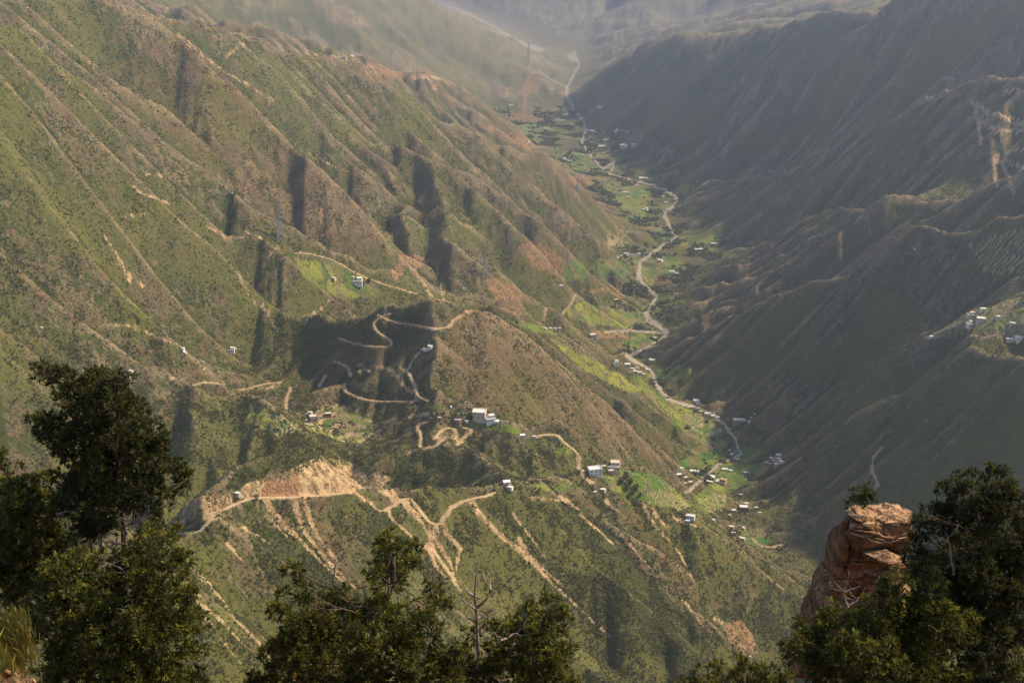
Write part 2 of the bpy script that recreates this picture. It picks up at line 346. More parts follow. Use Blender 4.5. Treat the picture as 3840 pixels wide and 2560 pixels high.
def height0(X, Y):
    z = GM.at(hM, X, Y); wn = GN.inside(X, Y, 120)
    z = np.where(wn > 0, z * (1 - wn) + wn * GN.at(hN, X, Y), z)
    wm = 1 - GM.inside(X, Y, 500) * sst(0, 500, 6700 - Y)
    wm = np.where(Y < 4200, 0, wm)
    return np.where(wm > 0, z * (1 - wm) + wm * GF.at(hF, X, Y), z)
def flow0(X, Y):                               # log10 of the drained area
    z = GM.at(np.log10(aM), X, Y); wn = GN.inside(X, Y, 120)
    z = z * (1 - wn) + wn * GN.at(np.log10(aN), X, Y)
    wm = np.where(Y < 4200, 0, 1 - GM.inside(X, Y, 500) * sst(0, 500, 6700 - Y))
    return z * (1 - wm) + wm * GF.at(np.log10(aF), X, Y)
# ---------------------------------------------------------------- terrain sheet
rows = np.concatenate([np.geomspace(560, 1150, 40, False), np.geomspace(1150, 2400, 470, False), np.geomspace(2400, 3400, 270, False), np.geomspace(3400, 6500, 300, False), np.geomspace(6500, 15500, 130)])
ANG = np.concatenate([np.linspace(-R(32), -R(21.6), 18, False), np.linspace(-R(21.6), R(21.6), 800), np.linspace(R(21.6), R(46), 46)[1:]])
NC = len(ANG); tx = np.tan(ANG)
def colf(a): return np.interp(a, ANG, np.arange(NC))
GX = rows[:, None] * tx[None, :]; GY = np.repeat(rows[:, None], NC, 1)
GZ = height0(GX, GY)
FL = flow0(GX, GY)
amp = sst(12, 60, GZ - F(GY))
nz = fbm(GX, GY, 26, 3, 31); GZ = GZ + (3.4 * nz + 1.0 * fbm(GX, GY, 7, 2, 33) - 2.5 * np.abs(fbm(GX, GY, 48, 3, 37))) * amp * np.clip(GY / 3000, 0.7, 1.6)
GZ += (22 * fbm(GX, GY, 150, 3, 35) - 60 * np.abs(fbm(GX, GY, 420, 4, 38)) + 14) * amp * sst(4400, 6200, GY)
PX, PY = project(GX, GY, GZ)
print('sheet', round(time.time() - T0, 1))
def hts(X, Y):                                 # height of the finished sheet
    X = np.asarray(X, float); Y = np.asarray(Y, float)
    r = np.clip(np.interp(Y, rows, np.arange(len(rows))), 0, len(rows) - 1.001)
    c = np.clip(colf(np.arctan(X / Y)), 0, NC - 1.001)
    r0 = r.astype(int); c0 = c.astype(int); fr = r - r0; fc = c - c0
    return (GZ[r0, c0] * (1 - fc) + GZ[r0, c0 + 1] * fc) * (1 - fr) + (GZ[r0 + 1, c0] * (1 - fc) + GZ[r0 + 1, c0 + 1] * fc) * fr
_Y = np.geomspace(600, 15400, 4000)
def hit(px, py, ymin=600, ymax=15400):         # first point of the land along a line of sight
    x, y, z = rays(px, py); m = (_Y >= ymin) & (_Y <= ymax); Yv = _Y[m]; s = Yv / y
    d = ZC + z * s - hts(x * s, Yv)
    k = np.argmax(d < 0)
    if not (d < 0).any(): k = len(d) - 1
    k = max(k, 1); a, b = d[k - 1], d[k]; t = np.clip(a / (a - b + 1e-9), 0, 1); Yh = Yv[k - 1] * (1 - t) + Yv[k] * t
    return np.array([x * Yh / y, Yh, float(hts(x * Yh / y, Yh))])
def mesh_obj(name, verts, faces, mat=None, parent=None, smooth=True, loop_n=None):
    me = bpy.data.meshes.new(name)
    verts = np.asarray(verts, np.float32)
    if isinstance(faces, np.ndarray):
        n, k = faces.shape
        me.vertices.add(len(verts)); me.vertices.foreach_set('co', verts.ravel())
        me.loops.add(n * k); me.loops.foreach_set('vertex_index', faces.ravel().astype(np.int32))
        me.polygons.add(n); me.polygons.foreach_set('loop_start', np.arange(0, n * k, k, dtype=np.int32))
        me.polygons.foreach_set('use_smooth', np.full(n, smooth))
        me.update(calc_edges=True)
    else:
        me.from_pydata([tuple(v) for v in verts.tolist()], [], faces); me.polygons.foreach_set('use_smooth', [smooth] * len(me.polygons)); me.update()
    if mat: me.materials.append(mat)
    o = bpy.data.objects.new(name, me); COL.objects.link(o)
    if parent: o.parent = parent
    return o
# ---------------------------------------------------------------- what covers the ground: fields, terraces, bare soil, gravel
rngp = np.random.default_rng(7)
WX = PX + 7 * fbm(GX, GY, 60, 3, 41); WY = PY + 5 * fbm(GX, GY, 60, 3, 43)
bare = np.zeros_like(GZ); lush = np.zeros_like(GZ); red = np.zeros_like(GZ); grav = np.zeros_like(GZ); hue = np.zeros_like(GZ); terr = np.zeros_like(GZ); dark = np.zeros_like(GZ)
def polym(pts, yr=(0, 99999), warp=1.0):
    p = np.array(pts, float)
    X = PX + warp * (WX - PX); Yp = PY + warp * (WY - PY)
    m = (X > p[:, 0].min()) & (X < p[:, 0].max()) & (Yp > p[:, 1].min()) & (Yp < p[:, 1].max()) & (GY > yr[0]) & (GY < yr[1])
    j = np.nonzero(m); x = X[j]; y = Yp[j]; ins = np.zeros(len(x), bool)
    for a, b in zip(p, np.roll(p, -1, 0)):
        c = (a[1] > y) != (b[1] > y)
        ins ^= c & (x < (b[0] - a[0]) * (y - a[1]) / (b[1] - a[1] + 1e-9) + a[0])
    return j[0][ins], j[1][ins]
def fill(A, pts, v=1.0, yr=(0, 99999), warp=1.0):
    j = polym(pts, yr, warp); A[j] = np.maximum(A[j], v) if v > 0 else 0
def stroke(A, pts, w, v=1.0, yr=(0, 99999), soft=0.6, warp=1.0, taper=False):
    p = np.array(pts, float); n = len(p)
    X = PX + warp * (WX - PX); Yp = PY + warp * (WY - PY)
    m = (X > p[:, 0].min() - w) & (X < p[:, 0].max() + w) & (Yp > p[:, 1].min() - w) & (Yp < p[:, 1].max() + w) & (GY > yr[0]) & (GY < yr[1])
    j = np.nonzero(m); x = X[j]; y = Yp[j]; best = np.full(len(x), 9.0)
    for k, (a, b) in enumerate(zip(p[:-1], p[1:])):
        d = b - a; t = np.clip(((x - a[0]) * d[0] + (y - a[1]) * d[1]) / (d @ d + 1e-9), 0, 1)
        ww = w * (1 - 0.7 * (k + t) / (n - 1)) if taper else w
        best = np.minimum(best, np.hypot(x - a[0] - t * d[0], y - a[1] - t * d[1]) / ww)
    A[j] = np.maximum(A[j], v * sst(1, soft, best))
near, midd = (1200, 2300), (2000, 3400)
fid = np.zeros(GZ.shape, np.int16); nf = 0
# fields on the valley floor and the shelf
for pts, h in (([(1260, 775), (1300, 790), (1400, 850), (1470, 868), (1498, 890), (1450, 905), (1395, 880), (1330, 840)], 0.95),
               ([(1450, 875), (1500, 895), (1560, 928), (1620, 955), (1660, 985), (1640, 1010), (1590, 985), (1530, 955)], 0.75),
               ([(1530, 955), (1590, 975), (1650, 1000), (1670, 1020), (1650, 1050), (1600, 1050), (1570, 1010)], 0.25),
               ([(1500, 890), (1530, 900), (1555, 925), (1520, 920)], 0.15),
               ([(1590, 1045), (1640, 1050), (1660, 1070), (1610, 1080), (1565, 1070), (1560, 1060)], 0.2),
               ([(1660, 1060), (1700, 1070), (1770, 1060), (1755, 1085), (1700, 1120), (1640, 1130), (1625, 1120)], 0.45),
               ([(1590, 1135), (1630, 1120), (1670, 1130), (1665, 1165), (1620, 1180), (1600, 1160)], 0.3),
               ([(1690, 1030), (1740, 1020), (1765, 1040), (1720, 1060), (1690, 1060)], 0.1),
               ([(1700, 1215), (1750, 1215), (1775, 1245), (1745, 1258), (1715, 1250)], 0.15),
               ([(1370, 595), (1420, 598), (1445, 620), (1430, 640), (1385, 642), (1350, 625)], 0.1),
               ([(1520, 590), (1560, 600), (1580, 620), (1530, 640), (1500, 625)], 0.35),
               ([(1310, 350), (1350, 360), (1370, 380), (1350, 400), (1300, 385)], 0.1), ([(1130, 292), (1160, 290), (1170, 305), (1130, 312)], 0.6),
               ([(1410, 430), (1470, 425), (1500, 450), (1480, 500), (1440, 490), (1410, 460)], 0.45), ([(1160, 735), (1220, 745), (1300, 770), (1240, 765)], 0.45),
               ([(1200, 740), (1290, 755), (1240, 760)], 0.3), ([(1270, 600), (1340, 600), (1350, 640), (1290, 645)], 0.5),
               ([(1340, 690), (1470, 720), (1460, 760), (1340, 740), (1290, 720)], 0.6), ([(1560, 840), (1600, 850), (1590, 880), (1530, 870)], 0.2)):
    nf += 1; j = polym(pts, (2200, 8000)); lush[j] = 1.0; hue[j] = h; fid[j] = nf
for pts, h in (([(1075, 962), (1120, 968), (1180, 978), (1202, 990), (1195, 1000), (1140, 988), (1068, 975)], 0.0), ([(960, 925), (1030, 932), (1075, 945), (1050, 955), (1000, 948)], 0.5),
               ([(1385, 1095), (1430, 1078), (1500, 1085), (1550, 1120), (1595, 1160), (1560, 1172), (1480, 1152), (1400, 1125)], 0.35),
               ([(1230, 1010), (1290, 1005), (1320, 1040), (1280, 1050)], 0.7), ([(1180, 1115), (1300, 1105), (1350, 1120), (1250, 1130)], 0.5),
               ([(660, 575), (780, 605), (860, 650), (880, 680), (780, 690), (700, 640)], 0.55), ([(540, 945), (610, 940), (690, 975), (600, 975)], 0.7)):
    nf += 1; j = polym(pts, (1900, 3400)); fid[j] = nf; lush[j] = np.maximum(lush[j], 0.85 if h < 0.5 else 0.55); hue[j] = h
# greener valley bottom as a whole
vb = sst(60, 5, GZ - F(GY)) * (0.35 + 0.5 * sst(-0.1, 0.3, fbm(GX, GY, 180, 3, 51))) * sst(9500, 7000, GY)
hue = np.where(lush < 0.1, sst(-0.2, 0.4, fbm(GX, GY, 90, 2, 52)) * 0.9, hue); lush = np.maximum(lush, vb * 0.92)
# ploughed and quarried red earth
for pts in ([(915, 585), (960, 583), (1010, 605), (960, 615), (920, 605)], [(895, 620), (925, 600), (930, 630), (905, 645)], [(1115, 640), (1150, 640), (1190, 660), (1205, 720), (1170, 725), (1140, 700)],
            [(1195, 570), (1230, 545), (1300, 600), (1290, 640), (1220, 610)], [(1180, 225), (1220, 160), (1250, 165), (1235, 215)], [(1150, 260), (1240, 255), (1290, 275), (1200, 285)],
            [(1300, 400), (1360, 405), (1365, 425), (1320, 425)], [(1420, 415), (1480, 415), (1480, 425), (1430, 430)], [(1330, 660), (1400, 662), (1395, 672), (1335, 672)], [(1402, 655), (1425, 660), (1440, 685), (1420, 690)], [(1500, 635), (1545, 640), (1550, 650), (1510, 655)],
            [(1350, 760), (1440, 758), (1450, 775), (1370, 780)], [(830, 140), (900, 160), (960, 185), (900, 185)], [(20, 760), (70, 745), (80, 790), (30, 800)], [(1080, 280), (1160, 300), (1260, 340), (1200, 345)]):
    fill(red, pts, 0.7, (2400, 9500)); fill(bare, pts, 0.5, (2400, 9500)); fill(lush, pts, 0)
def many(A, pp, w, v, yr, **k):
    for q in pp: stroke(A, q, w, v, yr, **k)
# tan scars, crest rock and scree on the middle hills
many(bare, [[(300, 425), (330, 445), (370, 460), (400, 470)], [(290, 500), (330, 490)], [(240, 540), (275, 590), (300, 650)], [(265, 600), (310, 640), (330, 660)], [(480, 520), (520, 545), (560, 545)], [(540, 620), (580, 690), (620, 720)], [(690, 735), (750, 700)],
            [(700, 740), (760, 690)], [(560, 530), (600, 550)], [(640, 565), (620, 590)], [(410, 80), (470, 130), (540, 180), (600, 215), (630, 235)], [(220, 205), (260, 225)], [(690, 345), (740, 370), (800, 395)], [(335, 400), (380, 405)],
            [(735, 480), (742, 540)], [(1000, 610), (1020, 690)], [(940, 600), (990, 680), (1010, 690)], [(60, 760), (110, 740)], [(230, 750), (290, 745), (350, 770), (400, 790)], [(130, 750), (180, 735)], [(560, 890), (600, 895), (640, 885)], [(470, 845), (480, 860)],
            [(520, 130), (560, 100)], [(850, 120), (900, 160)], [(180, 870), (260, 860)], [(600, 700), (640, 760)]], 9, 0.55, (2300, 6500), soft=0.0)
many(bare, [[(700, 130), (735, 130), (800, 138), (860, 155), (950, 178), (1010, 178)], [(980, 175), (1000, 205)]], 8, 0.8, (5000, 7000), soft=0.2)
many(bare, [[(2228, 232), (2260, 250), (2300, 268), (2352, 285)], [(2352, 300), (2290, 300), (2240, 270)], [(2352, 340), (2300, 350), (2275, 362), (2352, 385)], [(2300, 370), (2330, 440)], [(2280, 365), (2290, 430)], [(2240, 240), (2255, 330)], [(2300, 300), (2310, 370)], [(2300, 215), (2340, 205)]], 7, 0.95, (3300, 5400), soft=0.2)
# near hill: cut slope above the road, spoil below it
fill(bare, [(545, 1138), (560, 1115), (600, 1100), (640, 1110), (660, 1135)], 0.75, near); fill(bare, [(620, 1137), (650, 1105), (690, 1088), (712, 1062), (745, 1060), (770, 1072), (800, 1068), (835, 1084), (900, 1095), (880, 1115), (800, 1130), (720, 1140)], 0.68, near, 1.8); fill(bare, [(600, 1130), (650, 1085), (720, 1050), (800, 1062), (860, 1080), (900, 1100), (820, 1128), (700, 1138)], 0.42, near, 2.0)
fill(red, [(590, 1135), (620, 1090), (660, 1075), (690, 1090), (680, 1135)], 0.7, near); fill(bare, [(400, 1220), (430, 1150), (500, 1130), (540, 1135), (500, 1180)], 0.45, near); fill(red, [(400, 1220), (430, 1150), (500, 1130), (510, 1160)], 0.4, near)
many(bare, [[(610, 1150), (650, 1200), (690, 1240), (740, 1290), (800, 1340)], [(670, 1155), (700, 1220), (750, 1280), (820, 1350)], [(700, 1160), (730, 1230), (780, 1290)], [(810, 1130), (860, 1160), (920, 1210), (980, 1260)], [(860, 1115), (920, 1150), (970, 1200), (990, 1240)],
            [(985, 1220), (1000, 1270), (1040, 1330), (1060, 1360)], [(1000, 1230), (1035, 1290), (1050, 1350)], [(1020, 1215), (1060, 1260), (1050, 1310)], [(980, 1250), (1000, 1300), (1030, 1340)],
            [(1085, 1160), (1120, 1200), (1200, 1270), (1290, 1360), (1400, 1460)], [(1190, 1240), (1230, 1290), (1300, 1350)], [(900, 1130), (960, 1180)], [(1290, 1140), (1330, 1170)]], 13, 0.85, near, soft=0.1, taper=True)
many(bare, [[(420, 1290), (480, 1340), (540, 1420), (600, 1480), (640, 1530)], [(440, 1370), (510, 1430), (580, 1500)], [(430, 1340), (470, 1380)], [(470, 1420), (560, 1530)], [(520, 1250), (560, 1290)], [(620, 1190), (660, 1230)], [(560, 1210), (620, 1250)], [(1470, 1150), (1500, 1200), (1560, 1270), (1600, 1340)],
            [(1500, 1170), (1530, 1210), (1560, 1220)], [(1550, 1190), (1610, 1210)], [(1220, 1140), (1290, 1150)], [(1390, 1150), (1450, 1200)], [(1180, 1180), (1260, 1290)], [(1570, 1380), (1620, 1440)], [(1640, 1420), (1700, 1450), (1740, 1500)], [(1330, 1180), (1420, 1260)], [(1430, 1230), (1500, 1310)]], 10, 0.72, near, soft=0.0, taper=True)
fill(bare, [(1660, 1440), (1700, 1420), (1735, 1470), (1730, 1510), (1690, 1500)], 0.5, near); fill(red, [(1660, 1440), (1700, 1420), (1735, 1470), (1690, 1500)], 0.4, near)
many(red, [[(740, 1200), (780, 1280), (800, 1320)], [(800, 1180), (830, 1240)], [(1450, 1180), (1530, 1290), (1600, 1350)], [(1700, 1430), (1720, 1490)], [(1500, 1000), (1530, 1060)], [(1000, 800), (1080, 850)], [(1250, 880), (1330, 960)], [(900, 830), (960, 790)]], 22, 0.6, (1200, 2700), soft=0.1)
many(bare, [[(1445, 900), (1470, 930), (1490, 970)], [(1530, 985), (1560, 1040)], [(960, 810), (930, 850)], [(900, 850), (950, 905)], [(860, 840), (900, 850)], [(1030, 745), (1060, 720), (1085, 715)], [(820, 838), (850, 840)], [(930, 1040), (950, 1035)], [(940, 955), (1000, 950)]], 9, 0.75, (2000, 2900), soft=0.1)
# river gravel
rv = np.array(RIVER, float); k0 = RIVER.index((1575, 1132)) + 1; rv = rv[:k0]
stroke(grav, rv[12:], 6.0, 1.0, (2300, 6300), soft=0.2, warp=1.1); stroke(grav, rv[:13], 4.0, 1.0, (5500, 9900), soft=0.2, warp=0.6)
many(grav, [[(1395, 762), (1450, 758), (1530, 765)], [(1470, 600), (1465, 640)], [(1495, 700), (1480, 720), (1535, 765)], [(1575, 1132), (1600, 1110), (1650, 1070)], [(1318, 250), (1305, 215)]], 8, 0.8, (2300, 8000), soft=0.0)
many(grav, [[(1000, -5), (1060, 25), (1130, 65), (1200, 105), (1240, 115)], [(1310, 130), (1325, 145)]], 13, 0.9, (9000, 14500), soft=0.1)
lush *= (1 - np.minimum(1, grav)); bare *= 1 - 0.7 * grav
# terraces: stepped ground
TERR = [([(2104, 770), (2150, 735), (2210, 715), (2280, 690), (2352, 660), (2420, 640), (2420, 790), (2330, 775), (2220, 770), (2130, 778)], 4.2, (2300, 3000)), ([(700, 985), (735, 930), (790, 925), (850, 950), (880, 985), (830, 1015), (780, 1010)], 4.0, (2100, 2600)),
        ([(1480, 1130), (1530, 1120), (1590, 1160), (1560, 1172), (1490, 1155)], 3.0, (2000, 2400)), ([(1560, 940), (1620, 955), (1662, 990), (1640, 1010), (1590, 985)], 3.0, (2300, 3400)), ([(1390, 540), (1440, 525), (1440, 560), (1400, 575)], 5.0, (4300, 5400)),
        ([(2220, 560), (2352, 520), (2352, 640), (2260, 620)], 3.5, (2900, 3400)), ([(1600, 1140), (1670, 1130), (1665, 1170), (1615, 1180)], 2.0, (2500, 3200)), ([(560, 960), (640, 950), (700, 985), (640, 1000)], 4.0, (2200, 2500))]
def inner(pts, j):                             # pixels to the nearest edge of the outline
    p = np.array(pts, float); x, y = PX[j], PY[j]; b = np.full(len(x), 1e9)
    for a, c in zip(p, np.roll(p, -1, 0)):
        d = c - a; t = np.clip(((x - a[0]) * d[0] + (y - a[1]) * d[1]) / (d @ d + 1e-9), 0, 1); b = np.minimum(b, np.hypot(x - a[0] - t * d[0], y - a[1] - t * d[1]))
    return b
tid = np.zeros(GZ.shape, np.int16)
for kt, (pts, st, yr) in enumerate(TERR):
    j = polym(pts, yr, 0.6); tid[j] = kt + 1
    if st in (4.2, 4.0) and len(j[0]) > 50:
        u, v = (GX[j] - GX[j].mean()) / 100, (GY[j] - GY[j].mean()) / 100; Am = np.stack([np.ones_like(u), u, v, u * v, u * u, v * v], 1); co_ = np.linalg.lstsq(Am, GZ[j], rcond=None)[0]
        wf = 0.85 * sst(0, 14, inner(pts, j)); GZ[j] = GZ[j] * (1 - wf) + (Am @ co_) * wf
    z = GZ[j] + 0.8 * fbm(GX[j], GY[j], 90, 2, 61); q = z / st; f = q - np.floor(q)
    GZ[j] = st * (np.floor(q) + sst(0.62, 1.0, f)); terr[j] = sst(0.58, 0.72, f) * sst(1.03, 0.92, f) + 0.02
    if st in (4.2, 4.0): lush[j] = np.maximum(lush[j], 0.55 + 0.3 * (fbm(GX[j], GY[j], 30, 2, 63) > 0)); hue[j] = 0.45
# ridge-top rock shows where the ground is convex, scrub gathers in the gullies
cv = GZ - 0.25 * (np.roll(GZ, 3, 0) + np.roll(GZ, -3, 0) + np.roll(GZ, 3, 1) + np.roll(GZ, -3, 1))
convex = np.clip(0.5 + 0.5 * cv / (0.0009 * GY + 0.6), 0, 1)
dry = np.zeros_like(GZ)
gully = np.clip((FL - 2.6) / 2.4, 0, 1)

for pts in ([(515, 1118), (560, 1060), (620, 1015), (680, 992), (740, 1005), (800, 1040), (855, 1072), (840, 1085), (780, 1070), (735, 1045), (690, 1092), (640, 1072), (590, 1095), (545, 1130)], [(570, 835), (640, 775), (760, 745), (900, 712), (985, 700), (960, 790), (900, 800), (800, 800), (700, 840)],
            [(930, 1075), (1010, 1100), (1080, 1125), (1000, 1150), (950, 1120)], [(1120, 1160), (1330, 1150), (1560, 1400), (1700, 1568), (1400, 1568), (1250, 1330)], [(560, 1200), (700, 1230), (780, 1330), (860, 1500), (700, 1450), (600, 1300)], [(780, 1150), (900, 1160), (980, 1300), (900, 1330), (820, 1230)],
            [(1760, 1330), (1860, 1390), (1870, 1480), (1780, 1560), (1700, 1440)]):
    j = polym(pts, (1200, 3200)); gully[j] = np.maximum(gully[j], 0.95); convex[j] *= 0.75

stroke(bare, [(1224, 130), (1213, 165), (1208, 200), (1206, 220), (1204, 262)], 5, 0.8, (5500, 9500), soft=0.2, warp=0.2); stroke(red, [(1224, 130), (1213, 165), (1206, 220), (1204, 262)], 7, 0.8, (5500, 9500), soft=0.2, warp=0.2)

fill(red, [(1110, 700), (1200, 760), (1300, 860), (1450, 940), (1580, 1060), (1500, 1060), (1350, 1000), (1200, 960), (1060, 920), (1000, 820), (1050, 740)], 0.55, (2200, 2900)); fill(red, [(640, 785), (770, 750), (1000, 690), (960, 800), (860, 850), (720, 850)], 0.4, (2300, 2800))
fill(red, [(410, 80), (560, 195), (630, 230), (770, 390), (900, 590), (860, 605), (640, 510), (500, 400), (340, 265), (230, 160)], 0.4, (3300, 3900)); fill(red, [(790, 300), (960, 390), (1000, 470), (900, 460)], 0.3, (3700, 4500))
# ---------------------------------------------------------------- dirt tracks: benches cut into the sheet, ribbons laid on them
ROADS = [
 ('pale dirt road cut along the near ridge from the roadside pull-off to the hairpin', 6.5, (1300, 2300), [(372, 1236), (400, 1228), (460, 1220), (490, 1200), (480, 1185), (520, 1165), (560, 1147), (600, 1140), (680, 1141), (760, 1138), (800, 1131), (830, 1114), (860, 1107), (890, 1100), (925, 1110), (945, 1135), (960, 1160), (975, 1190), (990, 1215), (1003, 1218), (1012, 1208), (1020, 1190), (1035, 1162), (1070, 1147), (1120, 1138), (1138, 1133)]),
 ('dirt road bending down past the large cream hilltop house', 6.5, (2000, 2700), [(1235, 1001), (1262, 996), (1290, 997), (1288, 1010), (1320, 1035), (1333, 1050), (1328, 1065), (1340, 1090), (1365, 1118)]),
 ('short dirt track dropping in a hook below the hill shelf', 6, (2000, 2700), [(985, 962), (955, 980), (968, 1000), (965, 1030)]),
 ('looped dirt track below the green shelf field', 5.5, (2000, 2700), [(1000, 1008), (1015, 985), (1035, 975), (1050, 985), (1045, 1010)]),
 ('wide dirt track curling right of the looped track', 6, (2000, 2700), [(1052, 1020), (1065, 1005), (1090, 985), (1062, 980)]),
 ('short dirt track at the foot of the looped tracks', 5, (2000, 2700), [(975, 1032), (1005, 1025), (1022, 1004)]),
 ('dirt road climbing from the saddle to the hill crest', 6.5, (2300, 3000), [(985, 918), (958, 914), (955, 882), (935, 847), (928, 841)]),
 ('dirt road curving round the hollow left of the saddle', 5.5, (2200, 3000), [(958, 914), (900, 918), (830, 915), (800, 905), (787, 890), (792, 878)]),
 ('narrow dirt loop on the hill above the terraces', 5, (2300, 3000), [(825, 858), (830, 845), (838, 838), (848, 840), (850, 852)]),
 ('short dirt spur beside the narrow loop', 4.5, (2300, 3000), [(768, 832), (800, 836), (803, 850), (806, 866)]),
 ('winding dirt road on the left flank of the centre hill', 5.5, (2450, 3000), [(780, 775), (800, 785), (840, 797), (885, 803), (905, 793), (895, 777), (870, 767), (855, 745), (845, 726), (852, 718), (900, 716)]),
 ('upper dirt road crossing the centre hill towards the mast', 5, (2450, 3000), [(870, 720), (890, 735), (925, 740), (960, 748), (1000, 757), (1030, 757), (1036, 742), (1062, 722)]),
 ('pale track along the spur past the white farm', 6, (2800, 3500), [(676, 580), (700, 580), (770, 596), (817, 629), (835, 634), (848, 641), (880, 652), (915, 663), (960, 678)]),
 ('dirt track winding across the left basin', 5.5, (2200, 3000), [(396, 870), (437, 880), (470, 877), (504, 883), (554, 897), (615, 880), (645, 877)]),
 ('short hooked track right of the basin track', 5, (2200, 2900), [(668, 888), (658, 917), (655, 937)]),
 ('short straight track below the centre hill', 4.5, (2200, 2900), [(749, 853), (740, 875), (732, 893)]),
 ('orange dirt road on the valley edge beyond the centre hill', 8, (2900, 4600), [(1230, 733), (1250, 727), (1290, 722), (1308, 704), (1318, 684), (1325, 672)]),
 ('pale dirt road zigzagging down the far right spur, upper leg', 9, (3800, 5200), [(2228, 232), (2260, 250), (2300, 268), (2352, 285), (2380, 290)]),
 ('pale dirt road zigzagging down the far right spur, lower leg', 8, (3600, 5000), [(2380, 388), (2352, 383), (2310, 372), (2275, 362), (2310, 352), (2352, 332)]),
 ('brown track running over the near right ridge', 5, (2300, 3000), [(2030, 1016), (2005, 1050), (2003, 1085), (2018, 1108), (2012, 1125)]),
 ('thin pale road bend at the lower end of the valley', 5, (2300, 3100), [(1728, 1236), (1745, 1252), (1775, 1258), (1795, 1250)]),
 ('pale road along the far brown ridge with white buildings', 10, (5200, 6800), [(700, 131), (740, 132), (800, 139)]),
]
def smooth_line(p, step):
    p = np.array(p); d = np.r_[0, np.cumsum(np.hypot(*np.diff(p[:, :2], axis=0).T))]
    n = max(8, int(d[-1] / step)); t = np.linspace(0, d[-1], n)
    q = np.stack([np.interp(t, d, p[:, k]) for k in range(3)], 1)
    r = max(1, int(6.0 / step))
    for _ in range(3):
        e = np.pad(q, ((r, r), (0, 0)), mode='edge'); c = np.cumsum(np.vstack([np.zeros(3), e]), 0); m = (c[2 * r + 1:] - c[:-2 * r - 1]) / (2 * r + 1)
        m[0] = q[0]; m[-1] = q[-1]; q = m
    return q
RLINES = []
roadd = np.full_like(GZ, 99.0)
for lab, wid, yr, pp in ROADS:
    h3 = [hit(px, py, *yr) for px, py in pp]
    ok = [h3[0]]
    for v in h3[1:]:
        if np.hypot(*(v - ok[-1])[:2]) < 420: ok.append(v)
    if len(ok) < 2: continue
    q = smooth_line(ok, 3.0)
    q[:, 2] = hts(q[:, 0], q[:, 1])
    k = 9; e = np.pad(q[:, 2], k, mode='edge'); q[:, 2] = np.convolve(e, np.ones(2 * k + 1) / (2 * k + 1), 'same')[k:-k]
    wid *= 0.9 if yr[0] == 1300 else 0.66
    RLINES.append((lab, wid, q))
    hw = wid / 2
    for a, b in zip(q[:-1:2], q[2::2]):
        if np.hypot(*(b - a)[:2]) < 0.01: continue
        mx = (a + b) / 2; rad = hw + 16
        r0, r1 = np.searchsorted(rows, [mx[1] - rad, mx[1] + rad]); c0 = int(colf(math.atan((mx[0] - rad) / mx[1]))); c1 = int(colf(math.atan((mx[0] + rad) / mx[1]))) + 2
        c0, c1 = max(c0, 0), min(c1, NC)
        if c1 <= c0: continue
        sx = GX[r0:r1, c0:c1]; sy = GY[r0:r1, c0:c1]; d = b - a; L2 = d[0] ** 2 + d[1] ** 2
        t = np.clip(((sx - a[0]) * d[0] + (sy - a[1]) * d[1]) / L2, 0, 1); dist = np.hypot(sx - a[0] - t * d[0], sy - a[1] - t * d[1])
        old = roadd[r0:r1, c0:c1]; near_ = dist < old
        wgt = np.where(near_, sst(hw + 7, hw + 1.5, dist), 0)
        zr = a[2] + t * d[2]
        GZ[r0:r1, c0:c1] = GZ[r0:r1, c0:c1] * (1 - wgt) + zr * wgt
        roadd[r0:r1, c0:c1] = np.minimum(old, dist)
bare = np.maximum(bare, 0.62 * sst(7, 2.5, roadd)); lush *= sst(3, 6, roadd)
